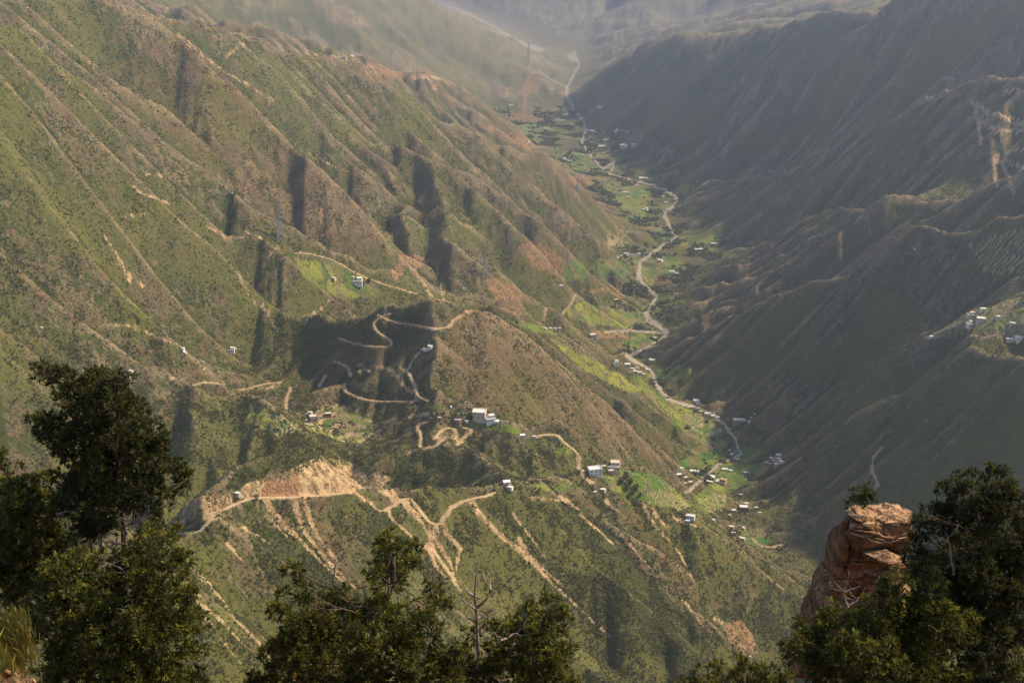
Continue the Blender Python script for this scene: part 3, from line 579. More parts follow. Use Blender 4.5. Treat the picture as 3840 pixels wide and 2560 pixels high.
# ---------------------------------------------------------------- materials
def material(name):
    m = bpy.data.materials.new(name); m.use_nodes = True
    return m, N(m.node_tree)
class N:
    def __init__(s, t): s.t = t; s.b = t.nodes.get('Principled BSDF'); s.out = t.nodes.get('Material Output')
    def n(s, kind, **k):
        x = s.t.nodes.new(kind)
        for a, v in k.items():
            if a.startswith('_'): setattr(x, a[1:], v)
        return x
    def put(s, sock, v):
        if hasattr(v, 'links') or isinstance(v, bpy.types.NodeSocket): s.t.links.new(v, sock)
        else: sock.default_value = v if not (isinstance(v, tuple) and len(v) == 3 and sock.type == 'RGBA') else (*v, 1)
    def math(s, op, a, b=0.0, clamp=False):
        x = s.n('ShaderNodeMath', _operation=op, _use_clamp=clamp); s.put(x.inputs[0], a); s.put(x.inputs[1], b); return x.outputs[0]
    def mix(s, f, a, b, mode='MIX'):
        x = s.n('ShaderNodeMix', _data_type='RGBA', _blend_type=mode, _clamp_factor=True); s.put(x.inputs[0], f); s.put(x.inputs[6], a); s.put(x.inputs[7], b); return x.outputs[2]
    def noise(s, vec, scale, detail=3.0, rough=0.55, dist=0.0):
        x = s.n('ShaderNodeTexNoise'); s.put(x.inputs['Vector'], vec); x.inputs['Scale'].default_value = scale; x.inputs['Detail'].default_value = detail; x.inputs['Roughness'].default_value = rough; x.inputs['Distortion'].default_value = dist
        return x.outputs['Fac']
    def voro(s, vec, scale, rnd=1.0):
        x = s.n('ShaderNodeTexVoronoi'); s.put(x.inputs['Vector'], vec); x.inputs['Scale'].default_value = scale; x.inputs['Randomness'].default_value = rnd; return x
    def ramp(s, v, a, b, lo=0.0, hi=1.0):
        x = s.n('ShaderNodeMapRange', _interpolation_type='SMOOTHSTEP'); s.put(x.inputs[0], v); x.inputs[1].default_value = a; x.inputs[2].default_value = b; x.inputs[3].default_value = lo; x.inputs[4].default_value = hi; return x.outputs[0]
    def attr(s, name):
        x = s.n('ShaderNodeAttribute', _attribute_name=name); return x
    def pos(s, sx=1, sy=1, sz=1):
        g = s.n('ShaderNodeNewGeometry'); m = s.n('ShaderNodeMapping'); s.put(m.inputs['Vector'], g.outputs['Position']); m.inputs['Scale'].default_value = (sx, sy, sz); return m.outputs[0]
    def bump(s, h, strength=0.5, dist=1.0):
        x = s.n('ShaderNodeBump'); x.inputs['Strength'].default_value = strength; x.inputs['Distance'].default_value = dist; s.put(x.inputs['Height'], h); s.t.links.new(x.outputs[0], s.b.inputs['Normal']); return x
    def finish(s, col, rough=0.9, spec=0.15):
        s.put(s.b.inputs['Base Color'], col); s.put(s.b.inputs['Roughness'], rough); s.b.inputs['Specular IOR Level'].default_value = spec
def terrain_mat():
    m, n = material('hill ground')
    p = n.pos(); ps = n.pos(1, 1, 0.45)
    a1 = n.attr('cover'); a2 = n.attr('form')
    s1 = n.n('ShaderNodeSeparateColor'); n.put(s1.inputs[0], a1.outputs['Color']); bare, lush, red = s1.outputs[0], s1.outputs[1], s1.outputs[2]; grav = a1.outputs['Alpha']
    s2 = n.n('ShaderNodeSeparateColor'); n.put(s2.inputs[0], a2.outputs['Color']); hue, gul, cvx = s2.outputs[0], s2.outputs[1], s2.outputs[2]; terr = a2.outputs['Alpha']
    big = n.noise(p, 0.0035, 4); med = n.noise(ps, 0.02, 4, 0.6); fine = n.noise(ps, 0.11, 4, 0.65); tiny = n.noise(p, 0.5, 3, 0.6)
    # earth: brown, ochre, reddish
    earth = n.mix(n.ramp(med, 0.35, 0.65), (0.118, 0.095, 0.050), (0.205, 0.162, 0.085))
    earth = n.mix(n.ramp(n.noise(ps, 0.045, 3), 0.5, 0.7, 0, 0.55), earth, (0.17, 0.088, 0.052))
    # low scrub and grass between the bushes
    scrub = n.mix(n.ramp(big, 0.38, 0.62), (0.054, 0.064, 0.020), (0.112, 0.110, 0.029))
    scrub = n.mix(n.ramp(n.noise(ps, 0.03, 3), 0.5, 0.72, 0, 0.6), scrub, (0.140, 0.128, 0.040))
    cover = n.math('ADD', n.math('ADD', n.math('MULTIPLY', fine, 0.75), n.math('MULTIPLY', med, 0.55)), n.math('MULTIPLY', gul, 0.16))
    cover = n.math('SUBTRACT', cover, n.math('MULTIPLY', n.math('SUBTRACT', cvx, 0.5), 0.30))
    cover = n.math('ADD', cover, n.math('MULTIPLY', n.math('SUBTRACT', big, 0.5), 1.0))
    veg = n.ramp(cover, 0.50, 0.68)
    c = n.mix(veg, earth, scrub)
    # single bushes too small to model: dark dots
    vo = n.voro(p, 0.22); vo2 = n.voro(p, 0.13)
    dots = n.math('MULTIPLY', n.ramp(vo.outputs['Distance'], 0.46, 0.25), n.ramp(n.noise(ps, 0.06, 2), 0.42, 0.58))
    dots = n.math('MAXIMUM', dots, n.math('MULTIPLY', n.ramp(vo2.outputs['Distance'], 0.36, 0.22), 0.9))
    keep = n.math('SUBTRACT', 1.0, n.math('MAXIMUM', n.math('MULTIPLY', bare, 0.85), n.math('MAXIMUM', lush, grav)), True)
    c = n.mix(n.math('MULTIPLY', n.math('MULTIPLY', dots, keep), 0.4), c, (0.030, 0.038, 0.014))
    # bare soil and rock: broken up by noise, never a clean brush mark
    soil = n.mix(n.ramp(fine, 0.35, 0.65), (0.24, 0.155, 0.082), (0.47, 0.33, 0.18))
    soil = n.mix(n.math('MULTIPLY', red, n.ramp(med, 0.3, 0.6, 0.5, 1.0)), soil, n.mix(fine, (0.17, 0.080, 0.042), (0.36, 0.17, 0.075)))
    bk = n.math('ADD', bare, n.math('MULTIPLY', n.math('SUBTRACT', n.math('ADD', n.math('MULTIPLY', fine, 0.6), n.math('MULTIPLY', tiny, 0.4)), 0.5), 3.4))
    bk = n.math('MULTIPLY', n.ramp(bk, 0.42, 0.60), n.ramp(bare, 0.04, 0.2))
    c = n.mix(bk, c, soil)
    c = n.mix(n.math('MULTIPLY', red, n.ramp(fine, 0.4, 0.6, 0.1, 0.55)), c, (0.20, 0.095, 0.052))
    rk = n.math('MULTIPLY', n.ramp(cvx, 0.62, 0.95), n.ramp(n.math('ADD', n.math('MULTIPLY', fine, 0.6), n.math('MULTIPLY', med, 0.4)), 0.50, 0.62))
    c = n.mix(n.math('MULTIPLY', n.math('MULTIPLY', rk, keep), 0.55), c, (0.36, 0.25, 0.14))
    # fields
    plots = n.voro(n.pos(1, 1, 0.2), 0.030); pe = n.n('ShaderNodeTexVoronoi', _feature='DISTANCE_TO_EDGE'); n.put(pe.inputs['Vector'], n.pos(1, 1, 0.2)); pe.inputs['Scale'].default_value = 0.030
    pc = n.n('ShaderNodeSeparateColor'); n.put(pc.inputs[0], plots.outputs['Color'])
    fld = n.mix(n.math('ADD', n.math('MULTIPLY', hue, 0.75), n.math('MULTIPLY', n.math('SUBTRACT', pc.outputs[0], 0.4), 0.8), True), (0.055, 0.140, 0.022), (0.270, 0.265, 0.042))
    fld = n.mix(n.ramp(pc.outputs[1], 0.78, 0.84, 0, 0.75), fld, (0.21, 0.145, 0.080))
    fld = n.mix(n.math('MULTIPLY', n.ramp(pe.outputs[0], 0.10, 0.03), n.ramp(tiny, 0.35, 0.55)), fld, n.mix(pc.outputs[2], (0.035, 0.045, 0.016), (0.22, 0.17, 0.10))); fld = n.mix(n.ramp(fine, 0.45, 0.7, 0, 0.5), fld, (0.10, 0.125, 0.035))
    lk = n.ramp(n.math('ADD', lush, n.math('MULTIPLY', n.math('SUBTRACT', n.math('ADD', n.math('MULTIPLY', med, 0.5), n.math('MULTIPLY', fine, 0.5)), 0.5), 1.1)), 0.35, 0.62)
    c = n.mix(lk, c, fld)
    c = n.mix(n.math('MULTIPLY', terr, 0.9), c, n.mix(fine, (0.27, 0.20, 0.11), (0.45, 0.35, 0.20)))
    c = n.mix(n.ramp(n.math('ADD', grav, n.math('MULTIPLY', n.math('SUBTRACT', fine, 0.5), 0.9)), 0.4, 0.6), c, n.mix(tiny, (0.22, 0.19, 0.145), (0.42, 0.36, 0.28)))
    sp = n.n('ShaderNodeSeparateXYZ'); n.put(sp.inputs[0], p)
    c = n.mix(n.ramp(sp.outputs[1], 5500, 11500, 0.0, 0.75), c, n.mix(med, (0.17, 0.155, 0.125), (0.27, 0.245, 0.20)))   # far ground pales with distance: haze painted into its colour
    n.bump(n.math('ADD', n.math('MULTIPLY', fine, 3.0), n.math('ADD', n.math('MULTIPLY', tiny, 0.7), n.math('MULTIPLY', dots, 1.6))), 0.7, 1.0)
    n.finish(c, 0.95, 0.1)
    return m
M_GROUND = terrain_mat()
# ---------------------------------------------------------------- the sheet goes into the scene
def tag(o, label=None, cat=None, group=None, kind=None):
    if label: o['label'] = label
    if cat: o['category'] = cat
    if group: o['group'] = group
    if kind: o['kind'] = kind
    return o
def set_color(me, name, arr):
    a = me.attributes.new(name, 'FLOAT_COLOR', 'POINT'); a.data.foreach_set('color', np.ascontiguousarray(arr, np.float32).ravel())
FIELD_LAB = ['yellow-green field on the shoulder beyond the centre hill crest', 'bright yellow-green field below the hamlet', 'vivid green terraced slope above the stream', 'small green field beside the hamlet lane', 'green field behind the longest white village house', 'green field right of the village track', 'green field at the foot of the village track',
    'green field between the straight track and the tight hamlet', 'small green field at the lower end of the valley', 'vivid green field left of the braided riverbed', 'yellow-green field right of the braided riverbed', 'green field left of the far village road', 'small yellow-green field under the far brown ridge', 'meadow on the slope above the river bend', 'grass strip beyond the mast hill',
    'narrow green strip by the shoulder track huts', 'grassy field on the left valley shoulder', 'broad ochre-green field above the gravel flat', 'dim green field at the foot of the dark slope', 'vivid green field on the hill shelf', 'grassy patch right of the saddle', 'green field with dark trees below the hilltop houses', 'grass left of the bending road', 'grassy strip on the near ridge', 'bright grass around the white farmhouse', 'grassy top of the green spur in the basin']
TERR_LAB = ['tan and green striped terraces on the right-hand bench', 'curved terraces in the hollow below the centre hill', 'stepped terraces dropping off the hilltop field', 'faint terraces in the bright green slope', 'red-edged terraces on the spur above the valley', 'thin contour terraces on the right ridge face', 'low terraces beside the lower track', 'small terraces on the basin spur']
REG_LAB = {'near': ('hill', 'scrubby near ridge with the cut road and its knoll'), 'centre': ('hill', 'brown-green centre hill with zigzag tracks and a mast'), 'basin': ('hill', 'green spur and slopes of the left basin'), 'big': ('mountain', 'big ribbed mountain falling from the upper left to the valley'), 'spur': ('mountain', 'sunlit lower spurs in front of the big left mountain'),
    'farleft': ('mountain', 'hazy brown ridges behind the big left mountain'), 'farright': ('mountain', 'long shaded range on the far right of the valley'), 'right': ('mountain', 'dark scrubby spurs on the right of the valley'), 'lowright': ('hill', 'low brown ridge at the near right of the valley'), 'far': ('mountain', 'pale hazy mountain closing the valley'), 'floor': ('valley_floor', 'green valley floor with scattered houses'), 'river': ('riverbed', 'pale gravel bed winding along the valley')}
def build_sheet():
    nr = len(rows); co = np.stack([GX, GY, GZ], -1).reshape(-1, 3)
    A1 = np.stack([bare, lush, red, grav], -1).reshape(-1, 4); A2 = np.stack([hue, gully, convex, terr], -1).reshape(-1, 4)
    idx = np.arange(nr * NC).reshape(nr, NC)
    quads = np.stack([idx[:-1, :-1], idx[:-1, 1:], idx[1:, 1:], idx[1:, :-1]], -1).reshape(-1, 4)
    # which landform each piece of ground belongs to: the nearest crest line, worked out on every sixth vertex
    keys = [k for k in REG_LAB if k not in ('floor', 'river')]; S = []; L = []
    for c, r in zip(CON, CREG):
        if r is None: continue
        for a, b in zip(c[:-1], c[1:]):
            m = max(2, int(np.hypot(*(b - a)[:2]) / 90)); t = np.linspace(0, 1, m)[:, None]; S.append((a + (b - a) * t)[:, :2]); L += [keys.index(r)] * m
    S = np.concatenate(S).astype(np.float32); L = np.array(L)
    gx = GX[::6, ::6].ravel().astype(np.float32); gy = GY[::6, ::6].ravel().astype(np.float32); lab = np.empty(len(gx), int)
    for k in range(0, len(gx), 4000):
        d = (gx[k:k + 4000, None] - S[None, :, 0]) ** 2 + (gy[k:k + 4000, None] - S[None, :, 1]) ** 2; lab[k:k + 4000] = L[d.argmin(1)]
    lab = lab.reshape(GX[::6, ::6].shape).repeat(6, 0).repeat(6, 1)[:nr, :NC]
    reg = lab.copy(); nk = len(keys)
    reg[(GZ - F(GY) < 40) & (GY > 2350)] = nk; reg[grav > 0.55] = nk + 1
    f = fid.copy(); f[f == 16] = 15
    reg = np.where(f > 0, 100 + f, reg); reg = np.where(tid > 0, 200 + tid, reg); reg[(grav > 0.55)] = nk + 1
    fr = reg[:-1, :-1].ravel()
    for r in np.unique(fr):
        q = quads[fr == r]; u, inv = np.unique(q, return_inverse=True); q = inv.reshape(-1, 4)
        nm, lb = ('terraced_field', TERR_LAB[r - 201]) if r > 200 else ('field', FIELD_LAB[r - 101]) if r > 100 else REG_LAB[(keys + ['floor', 'river'])[r]]
        o = mesh_obj(nm, co[u], q, M_GROUND); set_color(o.data, 'cover', A1[u]); set_color(o.data, 'form', A2[u]); tag(o, lb, kind='structure')
build_sheet()
# ---------------------------------------------------------------- air
def box(name, lo, hi, mat):
    v = [(x, y, z) for x in (lo[0], hi[0]) for y in (lo[1], hi[1]) for z in (lo[2], hi[2])]
    return mesh_obj(name, v, [(0, 1, 3, 2), (4, 6, 7, 5), (0, 4, 5, 1), (2, 3, 7, 6), (0, 2, 6, 4), (1, 5, 7, 3)], mat, smooth=False)
mh = bpy.data.materials.new('haze air'); mh.use_nodes = True; t = mh.node_tree; t.nodes.remove(t.nodes['Principled BSDF'])
pv = t.nodes.new('ShaderNodeVolumePrincipled'); pv.inputs['Density'].default_value = 4.3e-5; pv.inputs['Color'].default_value = (0.68, 0.76, 1.0, 1); pv.inputs['Anisotropy'].default_value = 0.65
t.links.new(pv.outputs[0], t.nodes['Material Output'].inputs['Volume'])
hz = box('haze', (-9000, -60, float(GZ.min()) - 30), (9000, 16200, ZC + 40), mh); tag(hz, 'thin warm haze filling the valley', kind='stuff')
print('setting', round(time.time() - T0, 1))
def road_mat():
    m, n = material('dirt track'); p = n.pos(); f = n.noise(p, 0.35, 4); g = n.noise(p, 0.05, 3)
    n.bump(f, 0.3, 0.3); n.finish(n.mix(n.ramp(n.math('ADD', n.math('MULTIPLY', f, 0.5), n.math('MULTIPLY', g, 0.5)), 0.4, 0.6), (0.31, 0.22, 0.13), (0.46, 0.345, 0.215)), 0.95, 0.1); return m
M_ROAD = road_mat()
for lab, wid, q in RLINES:
    t = np.gradient(q[:, :2], axis=0); t /= np.linalg.norm(t, axis=1)[:, None] + 1e-9; nrm = np.stack([-t[:, 1], t[:, 0]], 1)
    k = np.arange(len(q)); v = []
    for s in (-1, -0.4, 0.4, 1):
        off = s * wid / 2 * (1 + 0.22 * fbm(k * 3.0 + 50 * s, k * 0.0 + q[0, 0], 25, 2, 71))
        x = q[:, 0] + nrm[:, 0] * off; y = q[:, 1] + nrm[:, 1] * off
        z = np.maximum(hts(x, y), q[:, 2]) + 0.30 - (0.12 if abs(s) > 0.9 else 0)
        v.append(np.stack([x, y, z], 1))
    v = np.stack(v, 1).reshape(-1, 3); i = np.arange(len(q) - 1)[:, None] * 4 + np.arange(3)[None]
    o = mesh_obj('dirt_road', v, np.stack([i, i + 4, i + 5, i + 1], -1).reshape(-1, 4), M_ROAD)
    tag(o, lab, 'dirt road', kind='structure')
# ---------------------------------------------------------------- bushes on the slopes (nobody could count them)
def leaf_mat(name, a, b, c, trans=0.25):
    m, n = material(name); oi = n.n('ShaderNodeObjectInfo'); g = n.n('ShaderNodeNewGeometry')
    col = n.mix(oi.outputs['Random'], a, b); col = n.mix(n.ramp(g.outputs['Random Per Island'], 0.55, 1.0), col, c)
    n.finish(col, 0.75, 0.15)
    return m
M_BUSH = leaf_mat('bush leaves', (0.042, 0.050, 0.017), (0.080, 0.082, 0.025), (0.125, 0.118, 0.034))
M_BUSH2 = leaf_mat('hill bush leaves', (0.046, 0.053, 0.018), (0.082, 0.082, 0.025), (0.115, 0.108, 0.032))
M_DRY = leaf_mat('dry bush', (0.085, 0.066, 0.038), (0.135, 0.112, 0.050), (0.10, 0.095, 0.04))
M_WOODY = leaf_mat('valley tree leaves', (0.030, 0.046, 0.016), (0.058, 0.074, 0.022), (0.085, 0.098, 0.028))
def clump(name, mat, seed, n=9, flat=0.75):
    rng = np.random.default_rng(seed); V = []; Fc = []
    for k in range(n):
        c = rng.normal(0, 0.33, 3); c[2] = abs(c[2]) * flat + 0.12; r = rng.uniform(0.22, 0.42)
        d = np.array([(1, 0, 0), (-1, 0, 0), (0, 1, 0), (0, -1, 0), (0, 0, 1), (0, 0, -1)]) * r * rng.uniform(0.6, 1.3, (6, 1))
        q, _ = np.linalg.qr(rng.normal(size=(3, 3))); b = len(V)
        V += list(c + d @ q)
        Fc += [(b + i, b + j, b + k2) for i, j, k2 in ((0, 2, 4), (2, 1, 4), (1, 3, 4), (3, 0, 4), (2, 0, 5), (1, 2, 5), (3, 1, 5), (0, 3, 5))]
    o = mesh_obj(name, np.array(V), Fc, mat, smooth=False)
    return o
def scatter(name, label, pts, scl, rot, proto):
    me = bpy.data.meshes.new(name); me.vertices.add(len(pts)); me.vertices.foreach_set('co', np.asarray(pts, np.float32).ravel())
    a = me.attributes.new('scl', 'FLOAT_VECTOR', 'POINT'); a.data.foreach_set('vector', np.asarray(scl, np.float32).ravel())
    a = me.attributes.new('rot', 'FLOAT_VECTOR', 'POINT'); a.data.foreach_set('vector', np.asarray(rot, np.float32).ravel())
    o = bpy.data.objects.new(name, me); COL.objects.link(o)
    g = bpy.data.node_groups.new('scatter bushes', 'GeometryNodeTree')
    g.interface.new_socket('Geometry', in_out='INPUT', socket_type='NodeSocketGeometry'); g.interface.new_socket('Geometry', in_out='OUTPUT', socket_type='NodeSocketGeometry')
    i = g.nodes.new('NodeGroupInput'); u = g.nodes.new('NodeGroupOutput'); inst = g.nodes.new('GeometryNodeInstanceOnPoints'); ob = g.nodes.new('GeometryNodeObjectInfo')
    ob.inputs['Object'].default_value = proto; ob.inputs['As Instance'].default_value = True
    n1 = g.nodes.new('GeometryNodeInputNamedAttribute'); n1.data_type = 'FLOAT_VECTOR'; n1.inputs['Name'].default_value = 'scl'
    n2 = g.nodes.new('GeometryNodeInputNamedAttribute'); n2.data_type = 'FLOAT_VECTOR'; n2.inputs['Name'].default_value = 'rot'
    L = g.links.new; L(i.outputs[0], inst.inputs['Points']); L(ob.outputs['Geometry'], inst.inputs['Instance']); L(n1.outputs['Attribute'], inst.inputs['Scale']); L(n2.outputs['Attribute'], inst.inputs['Rotation']); L(inst.outputs[0], u.inputs[0])
    md = o.modifiers.new('bushes', 'NODES'); md.node_group = g
    return tag(o, label, kind='stuff')
def protos(name, mat, count, seed, **k):
    L = []
    for i in range(count):
        o = clump(name, mat, seed + i, **k); o.location = (40.0 * i, -45, ZC - 60); L.append(o)
        COL.objects.unlink(o)                  # kept as mesh data only: the scatter reads it
    return L
rs = np.random.default_rng(99)
def sites(n, y0, y1, dens):
    r0, r1 = np.searchsorted(rows, [y0, y1]); Y = np.sqrt(rs.uniform(y0 ** 2, y1 ** 2, n)); A = rs.uniform(-R(21.2), R(21.2), n); X = Y * np.tan(A)
    r = np.clip(np.interp(Y, rows, np.arange(len(rows))), 0, len(rows) - 1).round().astype(int); c = np.clip(colf(A), 0, NC - 1).round().astype(int)
    keep = rs.random(n) < dens(r, c, X, Y)
    X, Y = X[keep], Y[keep]; return X, Y, hts(X, Y), r[keep], c[keep]
def dens_scrub(r, c, X, Y):
    d = 0.10 + 0.9 * sst(-0.2, 0.35, 0.5 * fbm(X, Y, 14, 2, 82) + fbm(X, Y, 45, 3, 81) + 0.25 * (gully[r, c] - 0.4) - 0.35 * (convex[r, c] - 0.5))
    return d * (1 - 0.9 * sst(0.2, 0.6, bare[r, c])) * (1 - 0.85 * sst(0.3, 0.7, lush[r, c])) * (1 - np.minimum(1, grav[r, c])) * (roadd[r, c] > 5)
def spread_bushes(name, label, n, y0, y1, dens, plist, s0, s1, sink=0.25):
    X, Y, Z, r, c = sites(n, y0, y1, dens); k = rs.integers(0, len(plist), len(X)); s = np.exp(rs.uniform(np.log(s0), np.log(s1), len(X)))
    for i, pr in enumerate(plist):
        m = k == i; nn = int(m.sum()); sc = s[m][:, None] * rs.uniform(0.75, 1.25, (nn, 3))
        rot = np.stack([rs.uniform(-.2, .2, nn), rs.uniform(-.2, .2, nn), rs.uniform(0, 6.28, nn)], 1)
        scatter(name, label, np.stack([X[m], Y[m], Z[m] - sink * 0.3 * s[m]], 1), sc, rot, pr)
    return len(X)
PB = protos('bush', M_BUSH, 3, 200); PH = protos('hill_bush', M_BUSH2, 2, 250); PD = protos('dry_bush', M_DRY, 2, 300, flat=0.6); PW = protos('valley_tree', M_WOODY, 2, 400, n=12, flat=1.0)
n1 = spread_bushes('scrub_bushes', 'dark green bushes dotted over the near hillsides', 420000, 1150, 2450, dens_scrub, PB, 0.9, 3.6)
n2 = spread_bushes('dry_scrub', 'dry brown low bushes between the green ones', 220000, 1150, 2450, dens_scrub, PD, 0.8, 2.8)
n3 = spread_bushes('hill_bushes', 'green bushes covering the middle slopes', 760000, 2450, 4800, dens_scrub, PH, 1.2, 3.3)
def dens_valley(r, c, X, Y):
    Z = GZ[r, c]; return sst(45, 8, Z - F(Y)) * sst(0.0, 0.35, fbm(X, Y, 110, 3, 85) + 0.08) * (1 - np.minimum(1, grav[r, c])) * (roadd[r, c] > 5) * (1 - 0.8 * sst(0.6, 0.9, lush[r, c]))
n4 = spread_bushes('valley_trees', 'dark green trees and thickets along the riverbed', 290000, 2450, 7600, dens_valley, PW, 4.0, 9.5)
print('bushes', n1, n2, n3, n4, round(time.time() - T0, 1))
# ---------------------------------------------------------------- houses, each standing where its line of sight meets the land
def wall_mat(name, col):
    m, n = material(name); p = n.pos(); f = n.noise(p, 0.9, 3); oi = n.n('ShaderNodeObjectInfo')
    n.finish(n.mix(n.ramp(f, 0.35, 0.7), col, tuple(c * 0.78 for c in col)), 0.9, 0.2); return m
M_WALL = {'white': wall_mat('white painted wall', (0.86, 0.81, 0.71)), 'cream': wall_mat('cream painted wall', (0.66, 0.56, 0.43)), 'tan': wall_mat('tan plaster wall', (0.50, 0.36, 0.22)), 'reddish': wall_mat('reddish stone wall', (0.30, 0.16, 0.11)), 'grey': wall_mat('grey concrete wall', (0.46, 0.43, 0.39))}
M_DARK = wall_mat('dark window opening', (0.035, 0.035, 0.04)); M_DOOR = wall_mat('brown metal door', (0.14, 0.085, 0.05)); M_ROOFTOP = wall_mat('flat roof screed', (0.74, 0.70, 0.63)); M_METAL = wall_mat('white sheet metal roof', (0.83, 0.83, 0.82))
def boxes(*bs):
    V = []; Fc = []
    for (x0, x1, y0, y1, z0, z1) in bs:
        b = len(V); V += [(x, y, z) for x in (x0, x1) for y in (y0, y1) for z in (z0, z1)]
        Fc += [tuple(b + i for i in q) for q in ((0, 1, 3, 2), (4, 6, 7, 5), (0, 4, 5, 1), (2, 3, 7, 6), (0, 2, 6, 4), (1, 5, 7, 3))]
    return V, Fc
def me_of(name, V, Fc, mat):
    me = bpy.data.meshes.new(name); me.from_pydata(V, [], Fc); me.materials.append(mat); return me
def rim(x0, x1, y0, y1, z0, z1, t=0.35):
    return [(x0, x1, y0, y0 + t, z0, z1), (x0, x1, y1 - t, y1, z0, z1), (x0, x0 + t, y0 + t, y1 - t, z0, z1), (x1 - t, x1, y0 + t, y1 - t, z0, z1)]
def plan(kind):                                # front is -y; unit sizes in metres
    L = []
    def win(x, z, w=1.3, h=1.4): L.append(('window', boxes((x - w / 2, x + w / 2, -d - 0.05, -d + 0.12, z, z + h)), M_DARK, [('sill', boxes((x - w / 2 - 0.15, x + w / 2 + 0.15, -d - 0.18, -d + 0.02, z - 0.16, z - 0.02)), None)]))
    def swin(y, z, s=1): L.append(('window', boxes((s * wd - 0.12 if s > 0 else -wd - 0.05, wd + 0.05 if s > 0 else -wd + 0.12, y - 0.65, y + 0.65, z, z + 1.4)), M_DARK, []))
    if kind == 'two':
        wd, d, h = 6.0, 4.5, 6.6; L.append(('wall', boxes((-wd, wd, -d, d, -5, h)), None, [])); L.append(('roof', boxes((-wd + .36, wd - .36, -d + .36, d - .36, h + .003, h + .12)), M_ROOFTOP, [('parapet', boxes(*rim(-wd - .1, wd + .1, -d - .1, d + .1, h, h + 0.9)), None)]))
        for x in (-4, 0, 4): win(x, 4.2)
        for x in (-4, 4): win(x, 1.0)
        for y in (-2, 2): swin(y, 4.2); swin(y, 1.0)
        L.append(('door', boxes((-0.6, 0.6, -d - .06, -d + .1, 0, 2.2)), M_DOOR, []))
    elif kind == 'low':
        wd, d, h = 7.0, 3.6, 3.4; L.append(('wall', boxes((-wd, wd, -d, d, -4, h)), None, [])); L.append(('roof', boxes((-wd + .36, wd - .36, -d + .36, d - .36, h + .003, h + .12)), M_ROOFTOP, [('parapet', boxes(*rim(-wd - .1, wd + .1, -d - .1, d + .1, h, h + 0.6)), None)]))
        for x in (-5, -2, 4.6): win(x, 1.1)
        swin(0, 1.1); L.append(('door', boxes((1.0, 2.3, -d - .06, -d + .1, 0, 2.2)), M_DOOR, []))
    elif kind == 'upper':
        wd, d, h = 6.2, 4.6, 3.6; L.append(('wall', boxes((-wd, wd, -d, d, -5, h)), None, [])); L.append(('roof', boxes((-wd + .36, wd - .36, -d + .36, d - .36, h + .003, h + .12)), M_ROOFTOP, [('parapet', boxes(*rim(-wd - .1, wd + .1, -d - .1, d + .1, h, h + 0.8)), None)]))
        L.append(('upper_room', boxes((-1.2, wd - .4, -1.6, d - .4, h + .12, h + 3.6)), None, [('parapet', boxes(*rim(-1.3, wd - .3, -1.7, d - .3, h + 3.6, h + 4.1)), None), ('window', boxes((0.4, 1.8, -1.68, -1.5, h + 1.4, h + 2.7)), M_DARK), ('window', boxes((3.4, 4.8, -1.68, -1.5, h + 1.4, h + 2.7)), M_DARK)]))
        for x in (-4.6, -2, 4.6): win(x, 1.1)
        swin(0, 1.1); L.append(('door', boxes((0.6, 1.9, -d - .06, -d + .1, 0, 2.3)), M_DOOR, []))
    else:
        wd, d, h = 5.5, 3.2, 3.0; L.append(('wall', boxes((-wd, wd, -d, d, -4, h)), None, []))
        e = 0.35; V = [(-wd - e, -d - e, h), (wd + e, -d - e, h), (wd + e, d + e, h + 1.3), (-wd - e, d + e, h + 1.3), (-wd - e, -d - e, h + .14), (wd + e, -d - e, h + .14), (wd + e, d + e, h + 1.44), (-wd - e, d + e, h + 1.44)]
        L.append(('roof', (V, [(3, 2, 1, 0), (4, 5, 6, 7), (0, 1, 5, 4), (1, 2, 6, 5), (2, 3, 7, 6), (3, 0, 4, 7)]), M_METAL, [])); L.append(('gable', boxes((-wd, wd, d - .3, d - .003, h - .01, h + 1.15)), None, []))
        L.append(('door', boxes((-1.4, 1.4, -d - .06, -d + .1, 0, 2.5)), M_DOOR, [])); win(3.6, 1.0)
    return wd, L
PLANS = {}
for k in ('two', 'low', 'upper', 'shed'):
    wd, L = plan(k); PLANS[k] = (wd, [(nm, me_of(nm, *g, mt or M_WALL['white']), mt, [(s[0], me_of(s[0], *s[1], (s[2] if len(s) > 2 and s[2] else M_WALL['white'])), (s[2] if len(s) > 2 else None)) for s in subs]) for nm, g, mt, subs in L])
def link(nm, me, parent, mat=None):
    o = bpy.data.objects.new(nm, me); COL.objects.link(o)
    if parent: o.parent = parent
    if mat: o.material_slots[0].link = 'OBJECT'; o.material_slots[0].material = mat
    return o
rh = np.random.default_rng(5)
def house(px, py, wpx, kind, colour, label, group, cat='house', yr=(1300, 9500), yaw=None, hs=1.0, full=True):
    b = hit(px, py, *yr); dist = np.linalg.norm(b - np.array([0, 0, ZC])); width = wpx * dist / FPX
    wd, L = PLANS[kind]; s = width / (2 * wd)
    r = bpy.data.objects.new('shed' if kind == 'shed' else 'house', None); COL.objects.link(r); r.location = (b[0], b[1], b[2] - 0.2)
    r.rotation_euler = (0, 0, yaw if yaw is not None else rh.uniform(-0.55, 0.35)); hz_ = min(s, 1.7) * hs; r.scale = (s, s * rh.uniform(0.85, 1.1), hz_)
    tag(r, label, cat, group)
    for nm, me, mt, subs in L:
        if not full and nm in ('window', 'door'): continue
        o = link(nm, me, r, None if mt else M_WALL[colour])
        for sn, sm, st in subs:
            if not full and sn in ('sill', 'window'): continue
            link(sn, sm, o, None if st else M_WALL[colour])
    return r
ORD = ['leftmost', 'second from left', 'third from left', 'fourth from left', 'fifth from left', 'sixth from left', 'seventh from left', 'eighth from left', 'ninth from left', 'tenth from left']
